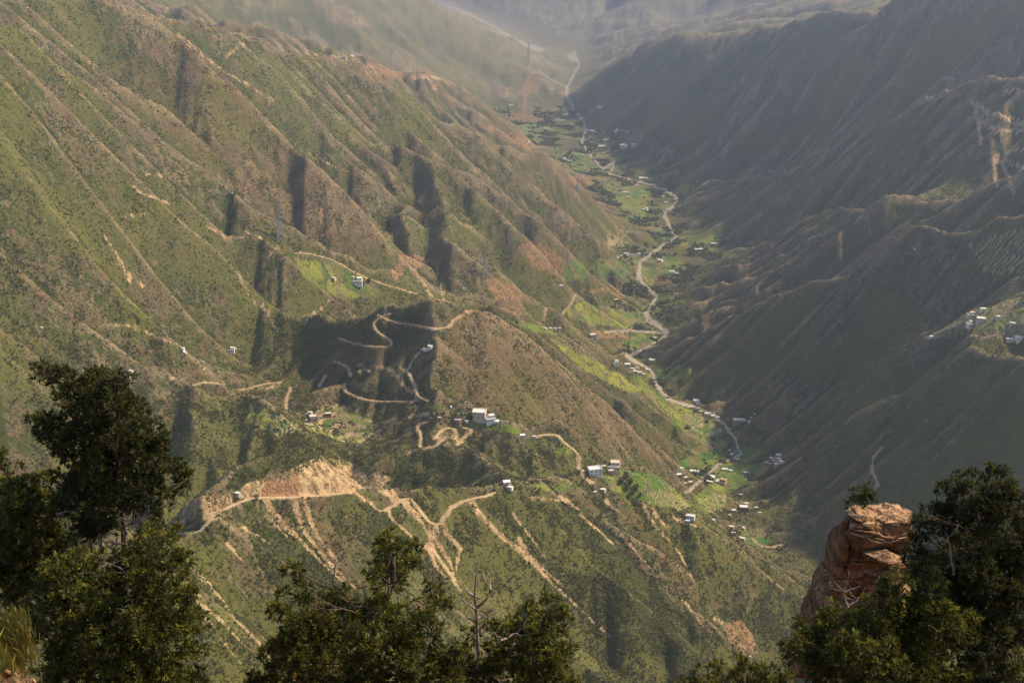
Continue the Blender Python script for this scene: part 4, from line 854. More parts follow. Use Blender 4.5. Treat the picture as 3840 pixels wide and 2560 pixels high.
KN = {'two': 'two-storey house', 'low': 'low house', 'upper': 'stepped house', 'shed': 'white-roofed shed'}
def cluster(where, group, yr, items, full=True):
    items = sorted(items, key=lambda q: q[0]); n = len(items)
    for i, q in enumerate(items):
        px, py, wpx, kind, colour = q[:5]
        if len(q) > 5: lab = q[5]
        else:
            o = 'rightmost' if i == n - 1 and n > 1 else ORD[i]
            lab = f"{colour} {KN[kind]}, {o} {where}"
        house(px, py, wpx, kind, colour, lab, group, yr=yr, full=full)
cluster('on the green hill shelf', 'houses on the hill shelf', (2000, 2800), [(1101, 956, 30, 'two', 'cream', 'large cream two-storey house at the head of the green shelf field'), (1126, 965, 22, 'upper', 'white', 'white stepped house just right of the large cream one'), (1140, 969, 12, 'shed', 'white', 'small white-roofed shed below the white stepped house'), (1098, 966, 12, 'low', 'tan', 'low tan house in front of the large cream one'),
    (1071, 968, 9, 'shed', 'cream', 'tiny cream shed at the left end of the shelf field'), (1051, 966, 16, 'low', 'tan', 'low tan stone house left of the shelf field'), (1034, 934, 7, 'shed', 'white', 'tiny white shed alone on the slope above the shelf'), (993, 960, 8, 'low', 'tan', 'tiny tan house by the road at the saddle'), (1008, 960, 10, 'low', 'reddish', 'small reddish house beside the tiny tan one'),
    (1200, 1001, 12, 'shed', 'white', 'white-roofed shed at the right end of the shelf field'), (1226, 1003, 11, 'low', 'white', 'small white house where the bending road begins')])
cluster('by the bending road', 'houses by the bending hilltop road', (1900, 2700), [(1406, 1074, 36, 'upper', 'cream', 'largest cream house, with an upper room, on the hilltop above the terraces'), (1366, 1088, 30, 'two', 'white', 'white two-storey house beside the bending road below the large cream one'), (1403, 1086, 14, 'two', 'tan', 'small tan house in front of the largest cream hilltop house'), (1385, 1072, 14, 'low', 'tan', 'low tan house left of the largest cream one'),
    (1383, 1125, 16, 'low', 'cream', 'low cream house at the end of the bending road'), (1366, 1130, 10, 'low', 'cream', 'tiny cream house left of the low one at the road end')])
cluster('on the near ridge', 'buildings on the near ridge', (1500, 2500), [(1164, 1109, 16, 'shed', 'white', 'white-roofed shed on the near ridge above the road loop'), (1169, 1120, 18, 'low', 'white', 'white house just below the shed at the road loop'), (1585, 1187, 22, 'low', 'white', 'long bright white house at the tip of the near ridge'), (1580, 1196, 10, 'shed', 'white', 'tiny shed below the bright white house on the ridge tip'), (542, 1134, 20, 'low', 'grey', 'pale grey building beside the roadside pull-off')])
cluster('in the hamlet above the bright field', 'hamlet at the head of the bright field', (2800, 4300), [(1414, 836, 14, 'upper', 'white'), (1441, 842, 13, 'two', 'white'), (1450, 847, 10, 'low', 'white'), (1462, 850, 12, 'upper', 'cream'), (1459, 857, 11, 'two', 'tan'), (1469, 860, 12, 'two', 'cream'), (1478, 860, 9, 'low', 'white'), (1487, 852, 8, 'two', 'white'), (1497, 832, 13, 'two', 'grey', 'grey two-storey house at the foot of the dark slope'), (1443, 835, 9, 'low', 'cream')])
cluster('in the row above the bright green field', 'row of houses above the bright field', (2600, 4200), [(1561, 929, 8, 'low', 'cream'), (1571, 933, 10, 'low', 'white'), (1588, 936, 11, 'low', 'cream'), (1603, 940, 9, 'low', 'white'), (1609, 945, 8, 'low', 'cream'), (1624, 951, 12, 'low', 'white'), (1638, 956, 11, 'low', 'cream'), (1648, 959, 10, 'low', 'white')])
cluster('by the stream bend', 'houses by the stream bend', (2600, 4200), [(1599, 925, 13, 'two', 'white', 'tall white house standing above the row'), (1604, 928, 10, 'low', 'white', 'low white annexe at the foot of the tall white house'), (1692, 972, 18, 'two', 'tan', 'broad tan house right of the stream bend'), (1707, 965, 13, 'low', 'white', 'long white house behind the broad tan one'), (1721, 970, 7, 'two', 'white', 'tiny white house right of the long white one'), (1727, 960, 8, 'low', 'cream', 'small cream house farther up the right bank'), (1735, 952, 9, 'low', 'reddish', 'small reddish house at the edge of the dark slope')])
cluster('at the foot of the green slope', 'houses at the foot of the green slope', (2500, 3900), [(1674, 1035, 13, 'low', 'white', 'white low house left of the straight track'), (1681, 1045, 7, 'two', 'white', 'tiny white house below the low white one by the track'), (1693, 1055, 11, 'low', 'cream', 'cream house at the near end of the straight track')])
cluster('in the tight right-bank hamlet', 'tight hamlet under the right ridge', (2500, 3900), [(1788, 1050, 13, 'two', 'white'), (1772, 1055, 10, 'two', 'cream'), (1780, 1060, 12, 'upper', 'tan'), (1796, 1061, 13, 'low', 'white'), (1784, 1069, 10, 'two', 'cream'), (1769, 1066, 9, 'low', 'tan'), (1789, 1057, 9, 'two', 'cream'), (1761, 1063, 12, 'low', 'grey')])
cluster('in the valley village by the pale track', 'valley village by the pale track', (2400, 3700), [(1563, 1081, 13, 'upper', 'white', 'bright white house with an upper room at the left edge of the village'), (1559, 1095, 15, 'two', 'tan', 'tan house below the bright white one at the village edge'), (1573, 1098, 14, 'low', 'tan', 'low tan house right of the tan one'), (1595, 1085, 21, 'low', 'white', 'longest white house in the village, left of the track'), (1595, 1076, 10, 'low', 'cream', 'small cream house behind the longest white one'), (1586, 1110, 9, 'two', 'tan', 'small tan house beside the foot of the track'),
    (1665, 1079, 14, 'low', 'white', 'white house right of the track, farthest back in the village'), (1678, 1083, 8, 'two', 'white', 'tiny bright house right of the farthest white one'), (1634, 1097, 15, 'shed', 'white', 'white shed beside the track in mid village'), (1630, 1108, 16, 'low', 'reddish', 'low reddish house below the white shed'), (1656, 1110, 24, 'upper', 'tan', 'widest tan house with an upper room in mid village'), (1714, 1086, 12, 'low', 'cream', 'cream house alone in the fields right of the village'), (1723, 1088, 9, 'low', 'tan', 'tan house touching the lone cream one'), (1573, 1110, 9, 'low', 'grey', 'small grey house at the lower left of the village')])
cluster('in the lower hamlet among dark trees', 'lower hamlet among dark trees', (2200, 3500), [(1708, 1172, 20, 'two', 'reddish', 'large reddish house in the lower hamlet'), (1715, 1159, 9, 'two', 'white', 'small white house above the large reddish one'), (1685, 1175, 10, 'two', 'cream', 'cream house left of the large reddish one'), (1676, 1183, 8, 'low', 'grey', 'small grey house at the left of the lower hamlet'), (1737, 1166, 9, 'low', 'cream', 'cream house at the top of the rutted lane'), (1745, 1178, 9, 'low', 'reddish', 'reddish house beside the rutted lane'), (1679, 1210, 13, 'low', 'cream', 'low cream house below the dark trees'), (1704, 1237, 15, 'low', 'cream', 'lowest cream house next to the small green field'), (1685, 1224, 10, 'low', 'reddish', 'low reddish house above the lowest cream one'), (1708, 1214, 7, 'two', 'white', 'tiny white house at the end of the lane'),
    (1638, 1196, 8, 'two', 'white', 'lone small white house below the ridge tip'), (1702, 1136, 9, 'low', 'reddish', 'lone reddish house right of the terraced field')])
cluster('in the left basin', 'houses in the left basin', (2100, 3400), [(418, 804, 11, 'upper', 'white', 'white house on the spur end in the left basin'), (424, 810, 8, 'low', 'white', 'low white annexe below the spur-end house'), (531, 806, 15, 'upper', 'white', 'white house with an upper room at the foot of the left slope'), (539, 800, 8, 'low', 'cream', 'small cream house behind the one at the slope foot'), (274, 846, 8, 'low', 'white', 'small white house above the tall dark juniper'), (298, 853, 14, 'low', 'cream', 'long cream house right of the juniper top'), (281, 867, 10, 'low', 'white', 'white house just over the juniper crown'), (295, 868, 8, 'low', 'cream', 'small cream house next to the white one over the crown'),
    (94, 752, 7, 'low', 'white', 'tiny white house far left under the slope'), (466, 831, 6, 'low', 'white', 'tiny white house alone in the basin bottom')])
cluster('above the curved terraces', 'houses by the curved terraces', (2050, 2800), [(709, 954, 16, 'upper', 'cream', 'cream stepped house on the left of the curved terraces'), (720, 963, 17, 'two', 'cream', 'cream block right of the stepped house by the terraces'), (702, 966, 11, 'low', 'tan', 'low tan house left of the cream block'), (704, 975, 10, 'low', 'white', 'small white house lowest of those left of the terraces'), (754, 955, 14, 'two', 'reddish', 'reddish house standing among the curved terraces'), (788, 1014, 8, 'low', 'white', 'tiny white house below the curved terraces')])
cluster('on the centre hill', 'houses on the centre hill', (2300, 3000), [(979, 803, 13, 'low', 'white', 'low white house on the centre hill'), (988, 799, 11, 'two', 'white', 'taller white house at the right of the low one on the centre hill'), (970, 803, 8, 'low', 'grey', 'small grey house left of the low white one on the centre hill')])
cluster('on the pale spur track', 'farm beside the pale spur track', (2700, 3600), [(822, 649, 20, 'upper', 'white', 'bright white farmhouse below the pale spur track'), (809, 637, 10, 'low', 'cream', 'small cream house by the pale track above the farm'), (764, 640, 14, 'low', 'cream', 'cream house alone on the grass left of the farm'), (810, 647, 7, 'low', 'white', 'tiny white outbuilding left of the farmhouse')])
cluster('beside the middle riverbed', 'houses beside the middle riverbed', (2900, 5600), [(1288, 658, 12, 'low', 'cream', 'low cream house on the left valley shoulder'), (1362, 775, 15, 'two', 'cream', 'cream house at the end of the grey gravel flat'), (1250, 754, 9, 'low', 'cream', 'leftmost cream hut on the shoulder track'), (1264, 754, 8, 'low', 'white', 'white hut second on the shoulder track'), (1274, 755, 8, 'low', 'cream', 'cream hut third on the shoulder track'), (1285, 754, 9, 'low', 'white', 'white hut at the right end of the shoulder track'), (1358, 624, 12, 'upper', 'reddish', 'reddish house left of the vivid green field'), (1503, 779, 9, 'two', 'white', 'small white house by the gravel below the big bend'), (1543, 629, 12, 'two', 'white', 'white house right of the braided riverbed'), (1553, 629, 10, 'low', 'cream', 'cream house touching the white one right of the riverbed'), (1516, 602, 11, 'two', 'white', 'white house on the river bend'), (1526, 604, 9, 'low', 'tan', 'tan house right of the river bend'), (1640, 562, 15, 'low', 'tan', 'tan house on the pale right-bank terrace'), (1605, 575, 20, 'low', 'tan', 'long tan house on the yellow field'), (1414, 690, 12, 'low', 'reddish', 'reddish house beside the quarried red mound')], full=False)
cluster('in the roadside row left of the riverbed', 'roadside row left of the riverbed', (3500, 6000), [(1416, 591, 9, 'low', 'white'), (1426, 588, 9, 'low', 'cream'), (1437, 586, 9, 'two', 'cream'), (1449, 586, 9, 'low', 'white'), (1458, 586, 8, 'low', 'cream'), (1467, 586, 8, 'two', 'white')], full=False)
cluster('in the meadows below the far village', 'meadow houses below the far village', (3800, 7000), [(1437, 415, 13, 'upper', 'tan'), (1450, 417, 10, 'low', 'tan'), (1477, 411, 18, 'low', 'white', 'long white hall in the meadows below the far village'), (1463, 427, 8, 'low', 'cream'), (1437, 444, 13, 'low', 'white'), (1443, 454, 9, 'low', 'cream'), (1424, 444, 8, 'low', 'tan'), (1524, 452, 8, 'low', 'white'), (1530, 466, 9, 'low', 'white', 'white house near the dark thicket by the river'), (1482, 484, 12, 'upper', 'white', 'white house on the meadow slope above the river bend')], full=False)
cluster('on the right bank of the far village', 'far village, right bank', (4500, 8500), [(1417, 302, 10, 'upper', 'white'), (1431, 302, 10, 'low', 'reddish'), (1441, 304, 7, 'low', 'cream'), (1386, 308, 7, 'two', 'tan'), (1393, 326, 13, 'two', 'tan'), (1382, 338, 14, 'low', 'cream'), (1435, 338, 19, 'two', 'cream'), (1458, 334, 15, 'low', 'grey'), (1417, 347, 6, 'low', 'white')], full=False)
cluster('on the left bank of the far village', 'far village, left bank', (4500, 8500), [(1298, 266, 13, 'upper', 'grey'), (1290, 279, 10, 'low', 'cream'), (1313, 288, 9, 'low', 'tan'), (1325, 293, 7, 'low', 'tan'), (1254, 296, 7, 'low', 'white'), (1264, 303, 8, 'low', 'cream'), (1250, 309, 7, 'low', 'white'), (1299, 319, 9, 'low', 'tan'), (1336, 274, 12, 'low', 'cream')], full=False)
cluster('along the far village road', 'far village, roadside', (4500, 8500), [(1211, 324, 9, 'low', 'cream'), (1212, 331, 11, 'low', 'white'), (1351, 302, 11, 'low', 'grey'), (1361, 305, 10, 'two', 'grey'), (1368, 305, 7, 'low', 'cream'), (1337, 357, 9, 'low', 'cream'), (1295, 369, 12, 'upper', 'white'), (1306, 372, 12, 'low', 'reddish'), (1339, 377, 7, 'low', 'cream')], full=False)
cluster('at the head of the far valley', 'houses at the head of the far valley', (5000, 9500), [(1174, 244, 10, 'low', 'white'), (1193, 249, 7, 'low', 'cream'), (1380, 247, 15, 'low', 'cream'), (1384, 353, 9, 'low', 'reddish')], full=False)
cluster('on the far brown ridge', 'buildings on the far brown ridge', (5000, 7200), [(801, 112, 18, 'low', 'white', 'long white building on the far brown ridge'), (789, 135, 13, 'upper', 'cream', 'cream building at the end of the far ridge road')], full=False)
cluster('on the right-hand terraces', 'houses on the right-hand terraces', (2300, 3300), [(2258, 715, 13, 'two', 'white'), (2230, 726, 16, 'upper', 'cream'), (2253, 740, 19, 'two', 'cream'), (2230, 747, 17, 'upper', 'white'), (2293, 731, 10, 'two', 'cream'), (2327, 744, 14, 'low', 'cream'), (2139, 776, 9, 'two', 'white', 'tiny white house at the tip of the striped terraces'), (2320, 781, 17, 'low', 'cream', 'low cream house at the lower edge of the terraces'), (2340, 781, 16, 'two', 'white', 'white house right of the low cream one below the terraces')])
house(2102, 572, 6, 'low', 'white', 'tiny white house on the crest of the dark right ridge', 'houses on the right-hand terraces', yr=(2900, 4000))
print('houses', round(time.time() - T0, 1))
# ---------------------------------------------------------------- pylons and masts
def steel(name, col):
    m, n = material(name); n.finish(col, 0.6, 0.4); return m
M_STEEL = steel('galvanised steel', (0.42, 0.42, 0.40)); M_REDP = steel('red mast paint', (0.42, 0.10, 0.07)); M_WHITEP = steel('white mast paint', (0.75, 0.72, 0.68))
def bar(a, b, t):
    a = np.array(a, float); b = np.array(b, float); d = (b - a) / np.linalg.norm(b - a); u = np.cross(d, (0, 0, 1) if abs(d[2]) < .9 else (1, 0, 0)); u /= np.linalg.norm(u); w_ = np.cross(d, u); u *= t / 2; w_ *= t / 2
    return [a - u - w_, a + u - w_, a + u + w_, a - u + w_, b - u - w_, b + u - w_, b + u + w_, b - u + w_]
def bars(name, L, mat, parent):
    V = []; Fc = []
    for a, b, t in L:
        k = len(V); V += bar(a, b, t); Fc += [tuple(k + i for i in q) for q in ((3, 2, 1, 0), (4, 5, 6, 7), (0, 1, 5, 4), (1, 2, 6, 5), (2, 3, 7, 6), (3, 0, 4, 7))]
    return mesh_obj(name, V, Fc, mat, parent, smooth=False)
def pylon(px, ybase, ytop, yr, label, thick=0.7, mat=M_STEEL):
    b = hit(px, ybase, *yr); H = (ybase - ytop) * np.linalg.norm(b - np.array([0, 0, ZC])) / FPX / 0.93
    r = bpy.data.objects.new('lattice_pylon', None); COL.objects.link(r); r.location = (b[0], b[1], b[2] - 1); r.rotation_euler = (0, 0, 0.3); tag(r, label, 'pylon', 'power line pylons')
    w0, w1 = H * 0.105, H * 0.016; hw_ = lambda z: np.interp(z, [0, 0.55 * H, H], [w0, H * 0.03, w1])
    zs = [0, 0.16 * H, 0.3 * H, 0.43 * H, 0.55 * H, 0.66 * H, 0.77 * H, 0.88 * H, H]
    for sx in (-1, 1):
        for sy in (-1, 1): bars('leg', [((sx * hw_(a), sy * hw_(a), a - (3 if a == 0 else 0)), (sx * hw_(c), sy * hw_(c), c), thick) for a, c in zip(zs[:-1], zs[1:])], mat, r)
    br = []
    for a, c in zip(zs[:-1], zs[1:]):
        for s in (-1, 1):
            br += [((-hw_(a), s * hw_(a), a), (hw_(c), s * hw_(c), c), thick * .6), ((hw_(a), s * hw_(a), a), (-hw_(c), s * hw_(c), c), thick * .6), ((s * hw_(a), -hw_(a), a), (s * hw_(c), hw_(c), c), thick * .6), ((s * hw_(a), hw_(a), a), (s * hw_(c), -hw_(c), c), thick * .6)]
    tag(bars('bracing', br, mat, r), kind='stuff')
    for z, l in ((0.66 * H, 0.085 * H), (0.79 * H, 0.07 * H), (0.91 * H, 0.055 * H)):
        bars('cross_arm', [((-l, 0, z), (l, 0, z), thick * .8), ((-l, 0, z), (0, 0, z + .05 * H), thick * .5), ((l, 0, z), (0, 0, z + .05 * H), thick * .5)], mat, r)
    return r
pylon(645, 553, 474, (2700, 3500), 'tall grey lattice pylon on the left spur above the pale track', 1.1)
pylon(1114, 636, 581, (3300, 4200), 'pale lattice pylon behind the mast on the red-cut hill', 0.9)
pylon(1326, 437, 409, (4500, 5600), 'faint lattice pylon on the crest running down to the valley', 0.8)
pylon(1214, 168, 104, (6500, 9000), 'faint tall pylon on the rounded hill at the head of the valley', 0.8)
pylon(577, 946, 924, (2100, 2700), 'thin low pylon on the green spur in the left basin', 0.4)
def mast(px, ybase, ytop, yr, label, w_, banded):
    b = hit(px, ybase, *yr); H = (ybase - ytop) * np.linalg.norm(b - np.array([0, 0, ZC])) / FPX / 0.93
    r = bpy.data.objects.new('radio_mast', None); COL.objects.link(r); r.location = (b[0], b[1], b[2] - .5); tag(r, label, 'mast')
    n = 7
    for k in range(n):
        z0, z1 = H * k / n, H * (k + 1) / n; a = w_ * (1 - 0.55 * k / n); c = w_ * (1 - 0.55 * (k + 1) / n); m = (M_REDP if k % 2 == 0 else M_WHITEP) if banded else M_WHITEP
        L = [((sx * a, sy * a, z0), (sx * c, sy * c, z1), 0.45) for sx in (-1, 1) for sy in (-1, 1)]
        for s in (-1, 1): L += [((-a, s * a, z0), (c, s * c, z1), .3), ((a, s * a, z0), (-c, s * c, z1), .3), ((s * a, -a, z0), (s * c, c, z1), .3)]
        tag(bars('section', L, m, r), 'red painted section' if banded and k % 2 == 0 else 'white painted section')
    bars('antenna', [((0, 0, H), (0, 0, H * 1.1), .3)], M_WHITEP, r)
    for dz, dx in ((.8, 1.4), (.65, -1.4), (.9, -1.0)): bars('dish', [((dx * w_ * .7, -w_ * .5, dz * H), (dx * w_ * .7, -w_ * .5 - .9, dz * H), 1.8)], M_WHITEP, r)
mast(1065, 714, 650, (2500, 2900), 'red and white radio mast on top of the centre hill', 2.0, True)
mast(954, 174, 148, (5300, 6800), 'white radio mast on the far brown ridge', 3.0, False)
# ---------------------------------------------------------------- the lookout: slope, rock, junipers
def soil_mat():
    m, n = material('stony red soil'); p = n.pos(); f = n.noise(p, 3.0, 5, .65); g = n.noise(p, 18, 3)
    c = n.mix(n.ramp(f, .38, .62), (0.06, 0.036, 0.02), (0.21, 0.13, 0.072)); n.bump(n.math('ADD', f, n.math('MULTIPLY', g, .3)), .8, .15); n.finish(c, .95, .1); return m
M_SOIL = soil_mat()
def slope_z(X, Y):
    z = ZC - 1.9 - 0.92 * Y - 3.0 * sst(14, 45, Y) * (Y > 14) - 2.2 * sst(46, 75, Y) * Y
    z = z + 6.5 * np.exp(-((X + 7.5) / 1.9) ** 2 - ((Y - 16) / 4.5) ** 2) + 5.9 * np.exp(-((X - 8.1) / 2.1) ** 2 - ((Y - 18.5) / 4.5) ** 2)
    return z + 0.45 * fbm(X, Y, 1.8, 5, 91) + 0.9 * fbm(X, Y, 9, 2, 92)
xs = np.linspace(-34, 34, 170); ys = np.concatenate([np.linspace(0.8, 28, 90, False), np.linspace(28, 95, 60)])
SX, SY = np.meshgrid(xs, ys); SZ = slope_z(SX, SY); ii = np.arange(SX.size).reshape(SX.shape)
tag(mesh_obj('lookout_slope', np.stack([SX, SY, SZ], -1).reshape(-1, 3), np.stack([ii[:-1, :-1], ii[:-1, 1:], ii[1:, 1:], ii[1:, :-1]], -1).reshape(-1, 4), M_SOIL), 'steep stony red slope falling from the lookout', kind='structure')
def rock_mat():
    m, n = material('red rock'); p = n.pos(); ps = n.pos(1, 1, 2.6); f = n.noise(ps, 1.1, 6, .65); g = n.noise(p, 6, 4, .6); v = n.voro(ps, 1.6)
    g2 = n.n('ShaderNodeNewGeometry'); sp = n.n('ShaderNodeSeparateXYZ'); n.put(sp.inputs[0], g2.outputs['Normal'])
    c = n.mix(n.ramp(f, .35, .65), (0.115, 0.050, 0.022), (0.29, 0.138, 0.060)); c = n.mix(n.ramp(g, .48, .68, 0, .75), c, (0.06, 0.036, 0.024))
    c = n.mix(n.math('MULTIPLY', n.ramp(sp.outputs[2], .35, .8), n.ramp(g, .35, .6)), c, (0.44, 0.275, 0.155))   # paler on surfaces facing up
    ve = n.n('ShaderNodeTexVoronoi', _feature='DISTANCE_TO_EDGE'); wv_ = n.n('ShaderNodeTexNoise'); n.put(wv_.inputs['Vector'], p); wv_.inputs['Scale'].default_value = 1.2; va = n.n('ShaderNodeVectorMath', _operation='MULTIPLY_ADD'); n.put(va.inputs[0], wv_.outputs['Color']); va.inputs[1].default_value = (1.6, 1.6, .9); n.put(va.inputs[2], n.pos(.7, .8, 2.2)); n.put(ve.inputs['Vector'], va.outputs[0]); ve.inputs['Scale'].default_value = .8; crack = n.ramp(n.math('ADD', ve.outputs[0], n.math('MULTIPLY', n.math('SUBTRACT', g, .5), .12)), .0, .045)
    c = n.mix(n.math('MULTIPLY', n.math('SUBTRACT', 1.0, crack), n.ramp(f, .45, .62, 0, .8)), c, (0.045, 0.025, 0.015))
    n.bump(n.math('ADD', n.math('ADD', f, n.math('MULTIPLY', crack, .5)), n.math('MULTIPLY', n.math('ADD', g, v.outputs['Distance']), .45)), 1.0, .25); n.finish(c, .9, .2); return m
M_ROCK = rock_mat()
def block(name, poly_px, Y, depth, mat, parent=None, seed=1, rough=.35, n=46, round_=.25, back=None):
    """solid rock whose face follows a traced outline at distance Y and which runs 'depth' metres back"""
    pl = np.array([P(a, b, Y) for a, b in poly_px]); c = pl.mean(0); m = len(pl); V = []; per = 9 * m
    t = np.linspace(0, m, per, False); k = t.astype(int); f = (t - k)[:, None]; ring = pl[k % m] * (1 - f) + pl[(k + 1) % m] * f
    for j in range(n):                          # from the middle of the face outwards, then back along the sides
        u = j / (n - 1)
        if u < .45: s = (u / .45) ** .8; q = c + (ring - c) * s; q[:, 1] += round_ * depth * .35 * s ** 3 - round_ * .8 * (1 - s)
        else: w_ = (u - .45) / .55; s = 1 - .10 * w_ ** 2; q = c + (ring - c) * s; q[:, 1] += round_ * depth * .35 + depth * w_; q[:, 2] += (0 if back is None else back) * w_
        V.append(q)
    V = np.array(V); nr_ = V.reshape(-1, 3)
    X = nr_[:, 0] * 1.0; Zz = nr_[:, 2]; Yy = nr_[:, 1]
    a = fbm(X + Yy * .7, Zz * 1.6 + Yy * .3, 1.3, 4, seed); b = np.floor(3 * fbm(X * .6 + Yy * .5, Zz * 1.9, 1.5, 2, seed + 3)) / 3; st = np.abs(((Zz * 1.15 + .35 * X + .25 * fbm(X, Yy, 1.5, 2, seed + 5)) % 1.0) - .5)
    d = rough * (a * .8 + b * .9) - .16 * rough * sst(.10, 0.0, st)
    dirv = nr_ - (c + np.array([0, depth * .5, 0])); dirv /= np.linalg.norm(dirv, axis=1)[:, None]
    nr_ = nr_ + dirv * d[:, None]
    idx = np.arange(n * per).reshape(n, per); Fq = np.stack([idx[:-1], np.roll(idx[:-1], -1, 1), np.roll(idx[1:], -1, 1), idx[1:]], -1).reshape(-1, 4)
    return mesh_obj(name, nr_, Fq, mat, parent, smooth=False)
YR = 46.0
ro = bpy.data.objects.new('rock_outcrop', None); COL.objects.link(ro); tag(ro, 'red-brown rock outcrop rising beside the right-hand juniper', 'rock outcrop')
block('lower_face', [(1956, 1246), (2030, 1236), (2085, 1246), (2095, 1300), (2100, 1420), (2100, 1560), (1960, 1560), (1860, 1560), (1880, 1470), (1898, 1395), (1912, 1345), (1936, 1290), (1948, 1255)], YR, 4.5, M_ROCK, ro, 3, .36, back=-3.6)
block('capstone', [(1950, 1212), (1976, 1203), (2020, 1206), (2060, 1202), (2092, 1206), (2104, 1222), (2102, 1262), (2085, 1285), (2055, 1272), (2010, 1266), (1966, 1268), (1950, 1240)], YR - .25, 1.4, M_ROCK, ro, 9, .16, back=.05)
block('side_slab', [(1938, 1200), (1950, 1190), (1956, 1240), (1948, 1300), (1930, 1330), (1924, 1290), (1930, 1240)], YR + .1, 2.0, M_ROCK, ro, 14, .12, n=30, back=-1.6)
block('ledge', [(1985, 1275), (2040, 1266), (2085, 1292), (2090, 1314), (2040, 1300), (1990, 1288)], YR - .75, 1.4, M_ROCK, ro, 21, .10, n=26, back=-.3)
block('top_slab', [(2066, 1180), (2098, 1178), (2102, 1187), (2070, 1189)], YR + .6, .9, M_ROCK, ro, 27, .05, n=22, back=-.3)
block('top_slab', [(1958, 1188), (1992, 1186), (1996, 1198), (1954, 1200)], YR + .1, .8, M_ROCK, ro, 31, .06, n=22, back=-.3)

M_BARK = None
def bark_mat(name, a, b):
    m, n = material(name); p = n.pos(1, 1, .25); f = n.noise(p, 14, 4); n.bump(f, .6, .03); n.finish(n.mix(n.ramp(f, .35, .65), a, b), .9, .15); return m
M_BARK = bark_mat('juniper bark', (0.055, 0.038, 0.026), (0.135, 0.095, 0.065)); M_DEAD = bark_mat('dead grey wood', (0.16, 0.125, 0.10), (0.34, 0.28, 0.23))
def needle_mat(name, dark, mid, tip):
    m, n = material(name); g = n.n('ShaderNodeNewGeometry'); a = n.attr('shoot'); s = n.n('ShaderNodeSeparateColor'); n.put(s.inputs[0], a.outputs['Color'])
    c = n.mix(s.outputs[0], dark, mid); c = n.mix(n.math('MULTIPLY', s.outputs[1], n.ramp(s.outputs[0], .35, .9)), c, tip)  # tip colour on upward tufts: sunlit crown tops painted into the needles
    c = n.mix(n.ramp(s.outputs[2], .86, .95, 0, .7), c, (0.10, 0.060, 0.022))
    n.finish(c, .62, .25)
    tr = n.n('ShaderNodeBsdfTranslucent'); n.put(tr.inputs[0], c); mx = n.n('ShaderNodeMixShader'); mx.inputs[0].default_value = .36
    n.t.links.new(n.b.outputs[0], mx.inputs[1]); n.t.links.new(tr.outputs[0], mx.inputs[2]); n.t.links.new(mx.outputs[0], n.out.inputs[0]); return m
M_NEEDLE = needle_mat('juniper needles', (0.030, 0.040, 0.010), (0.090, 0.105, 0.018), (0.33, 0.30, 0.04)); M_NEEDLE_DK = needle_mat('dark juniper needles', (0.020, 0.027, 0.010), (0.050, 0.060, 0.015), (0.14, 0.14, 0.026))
def tube(pts, r0, r1, sides=6):
    pts = np.array(pts, float); n = len(pts); V = []; Fc = []
    for i, p in enumerate(pts):
        d = pts[min(i + 1, n - 1)] - pts[max(i - 1, 0)]; d /= np.linalg.norm(d) + 1e-9; u = np.cross(d, (0, 1, 0) if abs(d[1]) < .9 else (1, 0, 0)); u /= np.linalg.norm(u); w_ = np.cross(d, u); r = r0 + (r1 - r0) * i / (n - 1)
        V += [p + r * (math.cos(a) * u + math.sin(a) * w_) for a in np.linspace(0, 2 * math.pi, sides, False)]
    for i in range(n - 1):
        for k in range(sides): a = i * sides + k; b = i * sides + (k + 1) % sides; Fc.append((a, b, b + sides, a + sides))
    Fc.append(tuple(range((n - 1) * sides, n * sides)))
    return V, Fc
def merged(name, tubes, mat, parent):
    V = []; Fc = []
    for v, f in tubes: k = len(V); V += list(v); Fc += [tuple(k + i for i in q) for q in f]
    return mesh_obj(name, V, Fc, mat, parent)
def wob(a, b, n, amp, rng):
    a = np.array(a); b = np.array(b); t = np.linspace(0, 1, n)[:, None]; q = a + (b - a) * t; q[1:-1] += rng.normal(0, amp, (n - 2, 3)); return q
